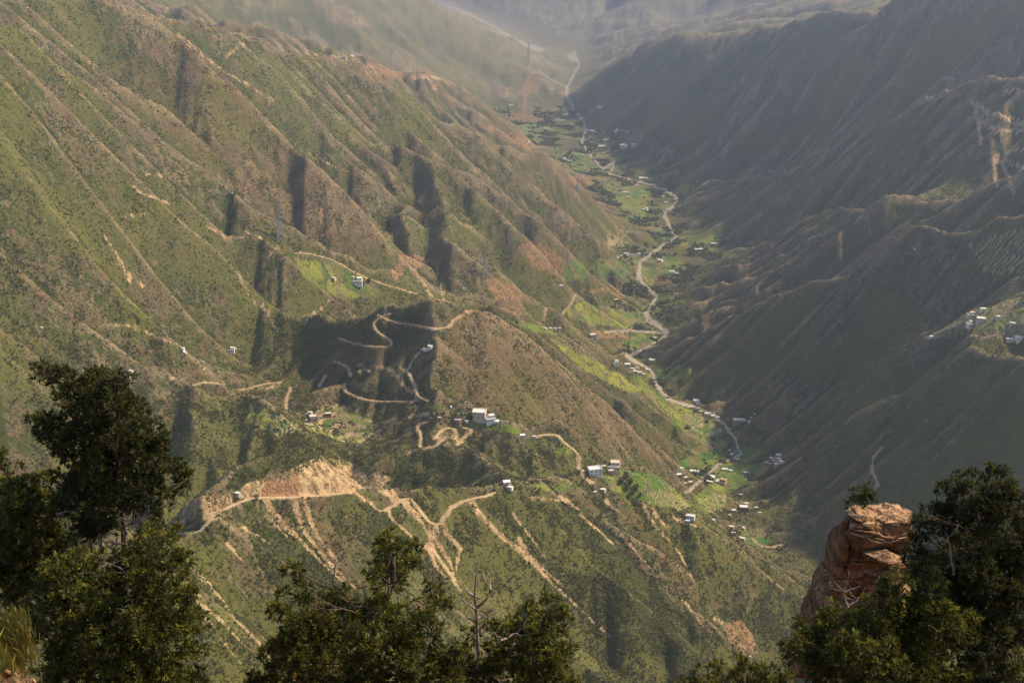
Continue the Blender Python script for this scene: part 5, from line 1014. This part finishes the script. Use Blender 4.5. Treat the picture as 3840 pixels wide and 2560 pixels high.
def foliage(centres, radii, rng, spread):
    """tufts of short needle sprays through every bough of the crown"""
    C = []; O = []
    for c, r in zip(centres, radii):
        n = max(10, int(spread * 150 * (r / .45) ** 2))
        sub = rng.normal(size=(max(3, int(10 * r / .4)), 3)); sub /= np.linalg.norm(sub, axis=1)[:, None]; sub = c + sub * r * rng.uniform(.45, .95, (len(sub), 1))
        k = rng.integers(0, len(sub), n); d = rng.normal(size=(n, 3)); d /= np.linalg.norm(d, axis=1)[:, None]
        p = sub[k] + d * r * .36 * rng.uniform(.5, 1.0, (n, 1)) * np.array([1, 1, .8]); C.append(p); o = d + .5 * (p - c) / r + np.array([0, 0, .55]); O.append(o / np.linalg.norm(o, axis=1)[:, None])
    C = np.concatenate(C); O = np.concatenate(O); n = len(C); NB = 9
    bd = O[:, None, :] + rng.normal(0, .62, (n, NB, 3)); bd /= np.linalg.norm(bd, axis=2)[..., None]
    L = rng.uniform(.08, .18, (n, NB, 1)); sd = np.cross(bd, rng.normal(size=(n, NB, 3))); sd /= np.linalg.norm(sd, axis=2)[..., None]; wv = rng.uniform(.010, .022, (n, NB, 1))
    base = C[:, None, :] + bd * .01; mid = C[:, None, :] + bd * L * .55; tipp = C[:, None, :] + bd * L
    V = np.stack([base, mid + sd * wv, tipp, mid - sd * wv], 2).reshape(-1, 3); Fc = np.arange(len(V)).reshape(-1, 4)
    tone = np.repeat(np.clip(rng.normal(.5, .28, n), 0, 1), NB * 4); up = np.repeat(np.clip(O[:, 2], 0, 1), NB * 4) * np.tile([.3, .7, 1.0, .7], n * NB); dead = np.repeat(rng.random(n), NB * 4)  # second channel weights upward tufts for the painted sunlit tips
    return V, Fc, np.stack([tone, up, dead, np.ones_like(up)], -1)
def juniper(label, Y, trunk_px, blobs, seed, mat=None, spread=1.0, depth=.9, dead_px=(), r0=.16, cat='tree', name='juniper_tree', group='junipers at the lookout', ymin_ground=True, tuft=1.0):
    rng = np.random.default_rng(seed); mat = mat or M_NEEDLE
    tp = np.array([P(a, b, Y) for a, b in trunk_px]); foot = tp[0].copy()
    if ymin_ground: foot[2] = float(slope_z(np.array([foot[0]]), np.array([foot[1]]))[0]) - .3
    root = bpy.data.objects.new(name, None); COL.objects.link(root); tag(root, label, cat, group)
    spine = np.vstack([foot, tp[1:] if len(tp) > 1 else tp]); dd = np.r_[0, np.cumsum(np.linalg.norm(np.diff(spine, axis=0), axis=1))]; t = np.linspace(0, dd[-1], 16); sp = np.stack([np.interp(t, dd, spine[:, k]) for k in range(3)], 1); sp[1:-1] += rng.normal(0, .05, (14, 3))
    merged('trunk', [tube(sp, r0, r0 * .22, 8)], M_BARK, root)
    cen = []; rad = []; W = 0
    m = np.array(blobs, float); mid = m[:, 0].mean(); half = max(60., np.ptp(m[:, 0]) / 2)
    for bx, by, br in blobs:
        rr = br * Y * 1.2 / FPX; room = math.sqrt(max(.05, 1 - ((bx - mid) / (half * 1.15)) ** 2)) * half * Y / FPX * depth
        for _ in range(2 if br > 34 else 1):
            yy = Y + rng.uniform(-1, 1) * room; v = P(bx, by, yy); cen.append(v); rad.append(rr * rng.uniform(.85, 1.08))
    limbs = []
    for v, r in zip(cen, rad):
        k = int(np.argmin(np.linalg.norm(sp - (v - np.array([0, 0, .5 * np.linalg.norm(v[:2] - sp[:, :2].mean(0))])), axis=1))); k = min(k, 14); q = wob(sp[k], v, 6, .06, rng); limbs.append(tube(q, max(.018, r0 * .33 * (1 - k / 20)), .010, 5))
        for _ in range(2):
            e = v + rng.normal(0, .55, 3) * r; limbs.append(tube(wob(q[3], e, 4, .04, rng), .012, .004, 4))
    merged('limbs', limbs, M_BARK, root)
    V, Fc, colr = foliage(np.array(cen), np.array(rad), rng, spread)
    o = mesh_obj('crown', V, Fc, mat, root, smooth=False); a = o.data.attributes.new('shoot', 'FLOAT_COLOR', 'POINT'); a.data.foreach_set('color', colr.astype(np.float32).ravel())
    for chain in dead_px:
        q = np.array([P(a, b, Y - .35 + rng.uniform(-.25, .2)) for a, b in chain]); dd = np.r_[0, np.cumsum(np.linalg.norm(np.diff(q, axis=0), axis=1))]; t = np.linspace(0, dd[-1], 9); qq = np.stack([np.interp(t, dd, q[:, k]) for k in range(3)], 1); qq[1:-1] += rng.normal(0, .012, (7, 3)); w0 = .035 if len(chain) > 2 else .02
        T = [tube(qq, w0, .007, 5)]
        for j in range(7):
            s = qq[rng.integers(2, 8)]; e = s + rng.normal(0, 1, 3) * np.array([.28, .2, .22]) + np.array([0, 0, .12]); T.append(tube(wob(s, e, 4, .02, rng), .010, .003, 4))
        merged('dead_branch', T, M_DEAD, root)
    return root
juniper('tall dark juniper with a bare patch in mid crown, at the left', 29.0, [(262, 1568), (268, 1400), (285, 1250), (270, 1080), (240, 930), (200, 860)],
    [(84, 852, 17), (104, 850, 20), (128, 852, 24), (148, 878, 30), (172, 912, 40), (228, 885, 40), (270, 905, 42), (305, 938, 38), (205, 950, 52), (280, 975, 54), (335, 1000, 42), (92, 968, 22), (132, 985, 38), (110, 1005, 20), (78, 960, 14), (185, 1025, 52), (262, 1048, 56), (340, 1060, 46), (382, 1010, 24), (400, 1078, 34), (426, 1098, 18), (418, 1118, 16), (205, 1092, 46), (165, 1110, 40), (250, 1120, 52), (318, 1120, 48), (388, 1140, 22), (172, 1152, 40), (225, 1165, 44), (372, 1178, 18), (300, 1158, 34), (345, 1150, 30), (200, 1205, 36), (352, 1196, 24), (232, 1236, 32), (332, 1228, 26), (262, 1205, 22)], 11, M_NEEDLE_DK, .95,
    dead_px=[[(292, 1270), (288, 1215), (280, 1165)], [(290, 1225), (262, 1212), (230, 1190)], [(292, 1205), (320, 1195), (352, 1180)], [(288, 1250), (250, 1245), (215, 1225)], [(230, 1270), (236, 1230), (250, 1205)], [(340, 1270), (350, 1235), (368, 1205)], [(205, 1075), (222, 1045), (236, 1010)], [(130, 1180), (170, 1172), (200, 1178)]])
juniper('yellow-green juniper filling the space under the tall dark one', 26.0, [(270, 1568), (280, 1450), (320, 1330)],
    [(352, 1248, 44), (392, 1238, 26), (320, 1288, 50), (402, 1296, 36), (255, 1302, 48), (192, 1292, 42), (135, 1335, 50), (300, 1358, 62), (398, 1368, 46), (205, 1380, 62), (112, 1402, 50), (430, 1428, 36), (342, 1448, 68), (242, 1468, 68), (150, 1478, 62), (80, 1450, 40), (445, 1498, 30), (402, 1528, 54), (302, 1548, 68), (202, 1556, 64), (110, 1552, 42), (455, 1560, 30), (350, 1590, 60), (250, 1600, 60)], 12, M_NEEDLE, .9, dead_px=[[(345, 1560), (338, 1500), (345, 1430)], [(300, 1330), (270, 1300), (235, 1290)], [(420, 1500), (455, 1495), (480, 1500)]])
juniper('bushy green juniper cut off by the left picture edge', 30.0, [(20, 1568), (30, 1400), (30, 1200)],
    [(8, 1056, 24), (28, 1088, 30), (62, 1115, 34), (102, 1100, 24), (18, 1150, 48), (80, 1168, 42), (132, 1190, 34), (28, 1228, 56), (102, 1250, 52), (150, 1240, 30), (20, 1310, 58), (92, 1320, 48), (32, 1378, 40), (-20, 1200, 46), (-25, 1290, 50), (150, 1300, 30)], 13, M_NEEDLE, .95)
juniper('many-topped juniper at the bottom, left of the dead snag', 27.0, [(800, 1568), (850, 1470), (895, 1350), (905, 1270)],
    [(905, 1248, 32), (878, 1268, 28), (936, 1258, 28), (900, 1295, 36), (945, 1296, 24), (858, 1312, 20), (905, 1335, 32), (852, 1352, 22), (1002, 1358, 26), (1022, 1378, 18), (978, 1392, 32), (672, 1308, 20), (682, 1334, 24), (702, 1362, 24), (655, 1362, 18), (622, 1384, 15), (642, 1402, 28), (750, 1382, 32), (782, 1362, 20), (722, 1420, 42), (800, 1412, 42), (862, 1402, 38), (922, 1420, 42), (662, 1450, 36), (742, 1478, 54), (832, 1470, 54), (922, 1488, 54), (985, 1452, 34), (682, 1522, 44), (762, 1552, 58), (862, 1552, 58), (955, 1550, 50), (615, 1566, 24), (1005, 1525, 38), (700, 1590, 50), (820, 1600, 50), (1035, 1500, 34), (1000, 1478, 32), (640, 1500, 36), (605, 1545, 28), (1045, 1560, 40), (590, 1590, 36)], 14, M_NEEDLE, .95,
    dead_px=[[(766, 1345), (768, 1315), (772, 1290)], [(735, 1500), (730, 1430), (724, 1390)], [(850, 1520), (865, 1440), (880, 1370)], [(960, 1500), (985, 1460), (1000, 1440)]])
juniper('rounded juniper at the bottom, right of the dead snag', 27.5, [(1200, 1568), (1230, 1480), (1262, 1390)],
    [(1262, 1374, 20), (1280, 1398, 24), (1240, 1402, 28), (1205, 1414, 24), (1288, 1438, 30), (1240, 1450, 40), (1182, 1450, 36), (1304, 1488, 24), (1258, 1508, 46), (1192, 1510, 46), (1135, 1500, 38), (1100, 1550, 44), (1182, 1560, 52), (1270, 1560, 48), (1075, 1455, 24), (1130, 1432, 22), (1060, 1510, 34), (1300, 1565, 28), (1040, 1565, 34)], 15, M_NEEDLE, .85, dead_px=[[(1150, 1470), (1185, 1455), (1225, 1460)], [(1110, 1530), (1140, 1560), (1160, 1580)], [(1250, 1540), (1210, 1500), (1180, 1490)]])
juniper('large spreading juniper on the right with a thick dark limb', 31.0, [(2330, 1568), (2310, 1450), (2270, 1300), (2235, 1150)],
    [(2232, 1100, 24), (2202, 1110, 24), (2288, 1094, 24), (2328, 1108, 20), (2182, 1138, 28), (2240, 1142, 40), (2300, 1140, 40), (2344, 1150, 26), (2142, 1168, 22), (2112, 1180, 16), (2202, 1190, 46), (2270, 1200, 52), (2335, 1210, 42), (2152, 1218, 34), (2220, 1260, 58), (2300, 1270, 54), (2350, 1282, 40), (2172, 1290, 46), (2128, 1262, 22), (2240, 1332, 58), (2320, 1342, 50), (2190, 1358, 54), (2260, 1400, 54), (2340, 1400, 40), (2104, 1205, 18), (2110, 1240, 24), (2100, 1285, 26), (2118, 1310, 30), (2380, 1200, 50), (2390, 1300, 50), (2220, 1460, 46), (2280, 1462, 44), (2345, 1475, 46), (2300, 1530, 46), (2355, 1545, 46), (2240, 1535, 46), (2260, 1600, 50)], 16, M_NEEDLE_DK, .95, r0=.2,
    dead_px=[[(2260, 1340), (2300, 1325), (2345, 1330)], [(2290, 1430), (2320, 1400), (2345, 1380)], [(2225, 1180), (2232, 1150), (2250, 1120)], [(2190, 1320), (2180, 1260), (2172, 1220)]])
juniper('dense low juniper below the rock outcrop', 29.5, [(2080, 1640), (2080, 1500), (2075, 1400)],
    [(2110, 1318, 32), (2062, 1340, 34), (2022, 1350, 22), (2130, 1368, 46), (2062, 1390, 46), (1992, 1384, 26), (1945, 1420, 32), (2002, 1440, 48), (2082, 1450, 58), (2160, 1430, 54), (1832, 1420, 11), (1842, 1440, 18), (1890, 1452, 32), (1960, 1490, 58), (2040, 1510, 58), (2130, 1510, 58), (2205, 1440, 46), (1852, 1490, 36), (1805, 1500, 28), (1890, 1540, 48), (1980, 1560, 50), (2080, 1570, 50), (2180, 1550, 48), (1900, 1410, 22), (1898, 1440, 30), (1872, 1468, 34), (1925, 1395, 20), (2000, 1600, 50), (2120, 1600, 50)], 17, M_NEEDLE, 1.0, dead_px=[[(1935, 1420), (1945, 1390), (1985, 1365)], [(2050, 1560), (2085, 1530), (2100, 1505)], [(1950, 1400), (1940, 1370), (1938, 1350)]])
juniper('low juniper bush at the bottom edge, left of the dense one', 28.0, [(1700, 1660), (1710, 1560)], [(1760, 1540, 28), (1722, 1534, 20), (1692, 1524, 24), (1642, 1545, 24), (1602, 1552, 22), (1568, 1562, 20), (1800, 1552, 34), (1680, 1570, 36), (1750, 1585, 40), (1620, 1590, 36)], 18, M_NEEDLE, .9)
juniper('small juniper sprig in the bottom right corner', 24.0, [(2345, 1640), (2345, 1560)], [(2340, 1500, 16), (2330, 1545, 26), (2352, 1570, 30)], 19, M_NEEDLE, .9)
juniper('small dark shrub growing on top of the rock outcrop', YR + .5, [(1988, 1165), (1985, 1140)], [(1975, 1138, 20), (1996, 1132, 16), (1950, 1152, 12), (1990, 1117, 10), (2008, 1140, 10), (1965, 1128, 10), (1982, 1150, 18)], 20, M_NEEDLE_DK, .8, r0=.05, cat='shrub', name='cliff_shrub', group=None, ymin_ground=False)
# dead snag between the two bottom junipers
def snag():
    rng = np.random.default_rng(31); Y = 27.2; r = bpy.data.objects.new('dead_snag', None); COL.objects.link(r); tag(r, 'bare grey snag standing between the two bottom junipers', 'dead tree')
    q = np.array([P(a, b, Y) for a, b in [(1100, 1600), (1098, 1500), (1096, 1420), (1090, 1370), (1094, 1320), (1098, 1300)]]); q[0, 2] = slope_z(q[:1, 0], q[:1, 1])[0] - .3
    merged('trunk', [tube(q, .045, .012, 7)], M_DEAD, r)
    for ch in ([(1096, 1400), (1070, 1385), (1058, 1368)], [(1095, 1395), (1115, 1378), (1128, 1355), (1126, 1335)], [(1093, 1372), (1075, 1360), (1066, 1345)], [(1094, 1345), (1108, 1330), (1112, 1310)], [(1096, 1420), (1118, 1408), (1134, 1400)], [(1096, 1430), (1080, 1420), (1064, 1422)], [(1097, 1450), (1110, 1436), (1116, 1418)]):
        p = np.array([P(a, b, Y + rng.uniform(-.3, .3) * k) for k, (a, b) in enumerate(ch)]); T = [tube(p, .034, .010, 5)]
        for _ in range(4): s = p[rng.integers(1, len(p))]; T.append(tube(wob(s, s + rng.normal(0, 1, 3) * np.array([.16, .12, .12]) + np.array([0, 0, .08]), 4, .01, rng), .008, .003, 4))
        merged('branch', T, M_DEAD, r)
snag()
# thick limb of the right juniper and stones and grass in the two bottom corners
def stone(px, py, r, label, seed, yr=(6, 40)):
    x, y, z = rays(px, py); Yv = np.linspace(*yr, 900); d = ZC + z * Yv / y - slope_z(x * Yv / y, Yv); k = int(np.argmax(d < 0)); Yh = Yv[k] if (d < 0).any() else 17.
    b = np.array([x * Yh / y, Yh, slope_z(np.array([x * Yh / y]), np.array([Yh]))[0]]); rng = np.random.default_rng(seed); R_ = r * Yh * 1.15 / FPX
    import bmesh
    bm = bmesh.new(); bmesh.ops.create_icosphere(bm, subdivisions=2, radius=1); s = rng.uniform(.6, 1.15, 3) * R_; pl = rng.normal(size=(7, 3)); pl /= np.linalg.norm(pl, axis=1)[:, None]
    for v in bm.verts:
        p = np.array(v.co); 
        for q in pl: e = p @ q - .55; p = p - q * max(0, e)
        v.co = p * s * np.array([1.25, 1, .6])
    me = bpy.data.meshes.new('stone'); bm.to_mesh(me); bm.free(); me.materials.append(M_ROCK); o = bpy.data.objects.new('stone', me); COL.objects.link(o); o.location = b + np.array([0, 0, R_ * .25]); o.rotation_euler = tuple(rng.uniform(0, 3, 3)); tag(o, label, 'stone', 'stones in the lookout corners')
for k, (a, b, r, l) in enumerate([(72, 1528, 12, 'pale angular stone under the grass tuft at bottom left'), (92, 1505, 13, 'grey stone beside the juniper at bottom left'), (18, 1552, 10, 'small pale stone at the very bottom left edge'), (50, 1508, 9, 'reddish stone just below the grass tuft'), (8, 1480, 16, 'sunlit reddish stone at the left edge below the grass'), (2318, 1500, 16, 'reddish stone under the limb at bottom right'), (2338, 1535, 11, 'small red stone near the bottom right corner')]): stone(a, b, r, l, 60 + k)
def grass():
    rng = np.random.default_rng(44); V = []; n = 1500
    for i in range(n):
        px = rng.normal(14, 26); py = rng.normal(1478, 30); x, y, z = rays(px, py); Yv = np.linspace(8, 30, 260); d = ZC + z * Yv / y - slope_z(x * Yv / y, Yv); k = int(np.argmax(d < 0)); Yh = Yv[k] if (d < 0).any() else 17.; b = np.array([x * Yh / y, Yh, ZC + z * Yh / y]); h = rng.uniform(.08, .20); dr = rng.normal(0, .35, 2); w_ = .012
        V += [b - [w_, 0, .05], b + [w_, 0, -.05], b + [dr[0] * h * .5 + w_ * .7, dr[1] * h * .5, h * .6], b + [dr[0] * h, dr[1] * h, h]]
    m, nn = material('yellow-green grass'); g = nn.n('ShaderNodeNewGeometry'); nn.finish(nn.mix(g.outputs['Random Per Island'], (0.17, 0.20, 0.04), (0.36, 0.31, 0.08)), .7, .2)
    tag(mesh_obj('grass', np.array(V), np.arange(len(V)).reshape(-1, 4), m, smooth=False), 'yellow-green grass tuft at the bottom left edge', kind='stuff')
grass()
# individual trees among the terraces of the hilltop and by the shelf
def small_tree(px, py, hpx, label, seed, yr=(1900, 3400)):
    rng = np.random.default_rng(seed); b = hit(px, py, *yr); H = hpx * np.linalg.norm(b - np.array([0, 0, ZC])) / FPX; r = bpy.data.objects.new('field_tree', None); COL.objects.link(r); r.location = b; tag(r, label, 'tree', 'dark trees among the hilltop fields')
    merged('trunk', [tube([(0, 0, -1), (.1, 0, H * .35), (0, .1, H * .8)], H * .04, H * .012, 6)], M_BARK, r)
    V = []; Fc = []
    n = 70; d = rng.normal(size=(n, 3)); d /= np.linalg.norm(d, axis=1)[:, None]; c = d * rng.uniform(.2, 1, (n, 1)) ** .5 * np.array([.34, .34, .42]) * H + np.array([0, 0, .58 * H])
    for p in c:
        q, _ = np.linalg.qr(rng.normal(size=(3, 3))); o8 = np.array([(1, 0, 0), (-1, 0, 0), (0, 1, 0), (0, -1, 0), (0, 0, .7), (0, 0, -.7)]) * H * rng.uniform(.05, .11); k = len(V); V += list(p + o8 @ q); Fc += [(k + i, k + j, k + l) for i, j, l in ((0, 2, 4), (2, 1, 4), (1, 3, 4), (3, 0, 4), (2, 0, 5), (1, 2, 5), (3, 1, 5), (0, 3, 5))]
    mesh_obj('crown', np.array(V), Fc, M_WOODY, r, smooth=False)
for k, (a, b, h, l) in enumerate([(1438, 1100, 20, 'dark tree at the back of the hilltop terraces'), (1446, 1114, 22, 'tall dark tree in the middle column of the terraces'), (1440, 1128, 18, 'dark tree at the front of the terrace column'), (1462, 1126, 16, 'dark tree right of the terrace column'), (1428, 1112, 14, 'small dark tree left of the terrace column'), (1452, 1138, 16, 'lowest dark tree of the terrace column'), (1470, 1142, 13, 'small dark tree at the terrace edge above the ridge'), (1084, 964, 13, 'dark tree left of the large cream shelf house'), (1060, 958, 10, 'small dark tree above the shelf field'), (590, 1150, 18, 'round dark bush on the outer edge of the near ridge road'), (1640, 1045, 9, 'lone dark tree on the green slope above the village'), (990, 950, 9, 'dark tree beside the saddle road'), (1020, 951, 9, 'dark round tree right of the saddle road'), (1345, 1100, 11, 'dark tree left of the white house on the bending road'), (1330, 1118, 10, 'dark tree below the bending road'), (848, 650, 14, 'dark tree right of the white farmhouse'), (835, 655, 10, 'small dark tree below the white farmhouse'), (1240, 1128, 11, 'dark tree on the near ridge behind the road')]): small_tree(a, b, h, l, 500 + k, (1500, 3500))
# a bird far out over the valley
def bird():
    p = P(1843, 85, 900.); s = 1.5; V = [(-1, 0, .12), (-.45, .12, .2), (0, .18, 0), (.45, .12, .2), (1, 0, .12), (.4, -.14, .15), (0, -.3, 0), (-.4, -.14, .15), (0, .45, -.02), (0, -.55, .02), (.12, -.75, .02), (-.12, -.75, .02), (0, 0, -.12), (0, 0, .1)]
    F_ = [(0, 1, 7), (1, 2, 13, 7), (7, 13, 6), (4, 5, 3), (3, 5, 13, 2), (5, 6, 13), (2, 8, 12), (2, 12, 6), (6, 9, 12), (9, 10, 11), (8, 2, 13), (6, 13, 9)]
    m, n = material('dark feathers'); n.finish((0.03, 0.025, 0.02), .8, .1); o = mesh_obj('bird', np.array(V) * s, F_, m, smooth=False); o.location = p; o.rotation_euler = (.2, .3, .8); tag(o, 'dark bird soaring in front of the hazy right ridge', 'bird')
bird()
print('tris', sum(len(o.data.polygons) for o in scene.objects if o.type == 'MESH' and o.name.startswith('crown')) * 2)
print('done', round(time.time() - T0, 1))
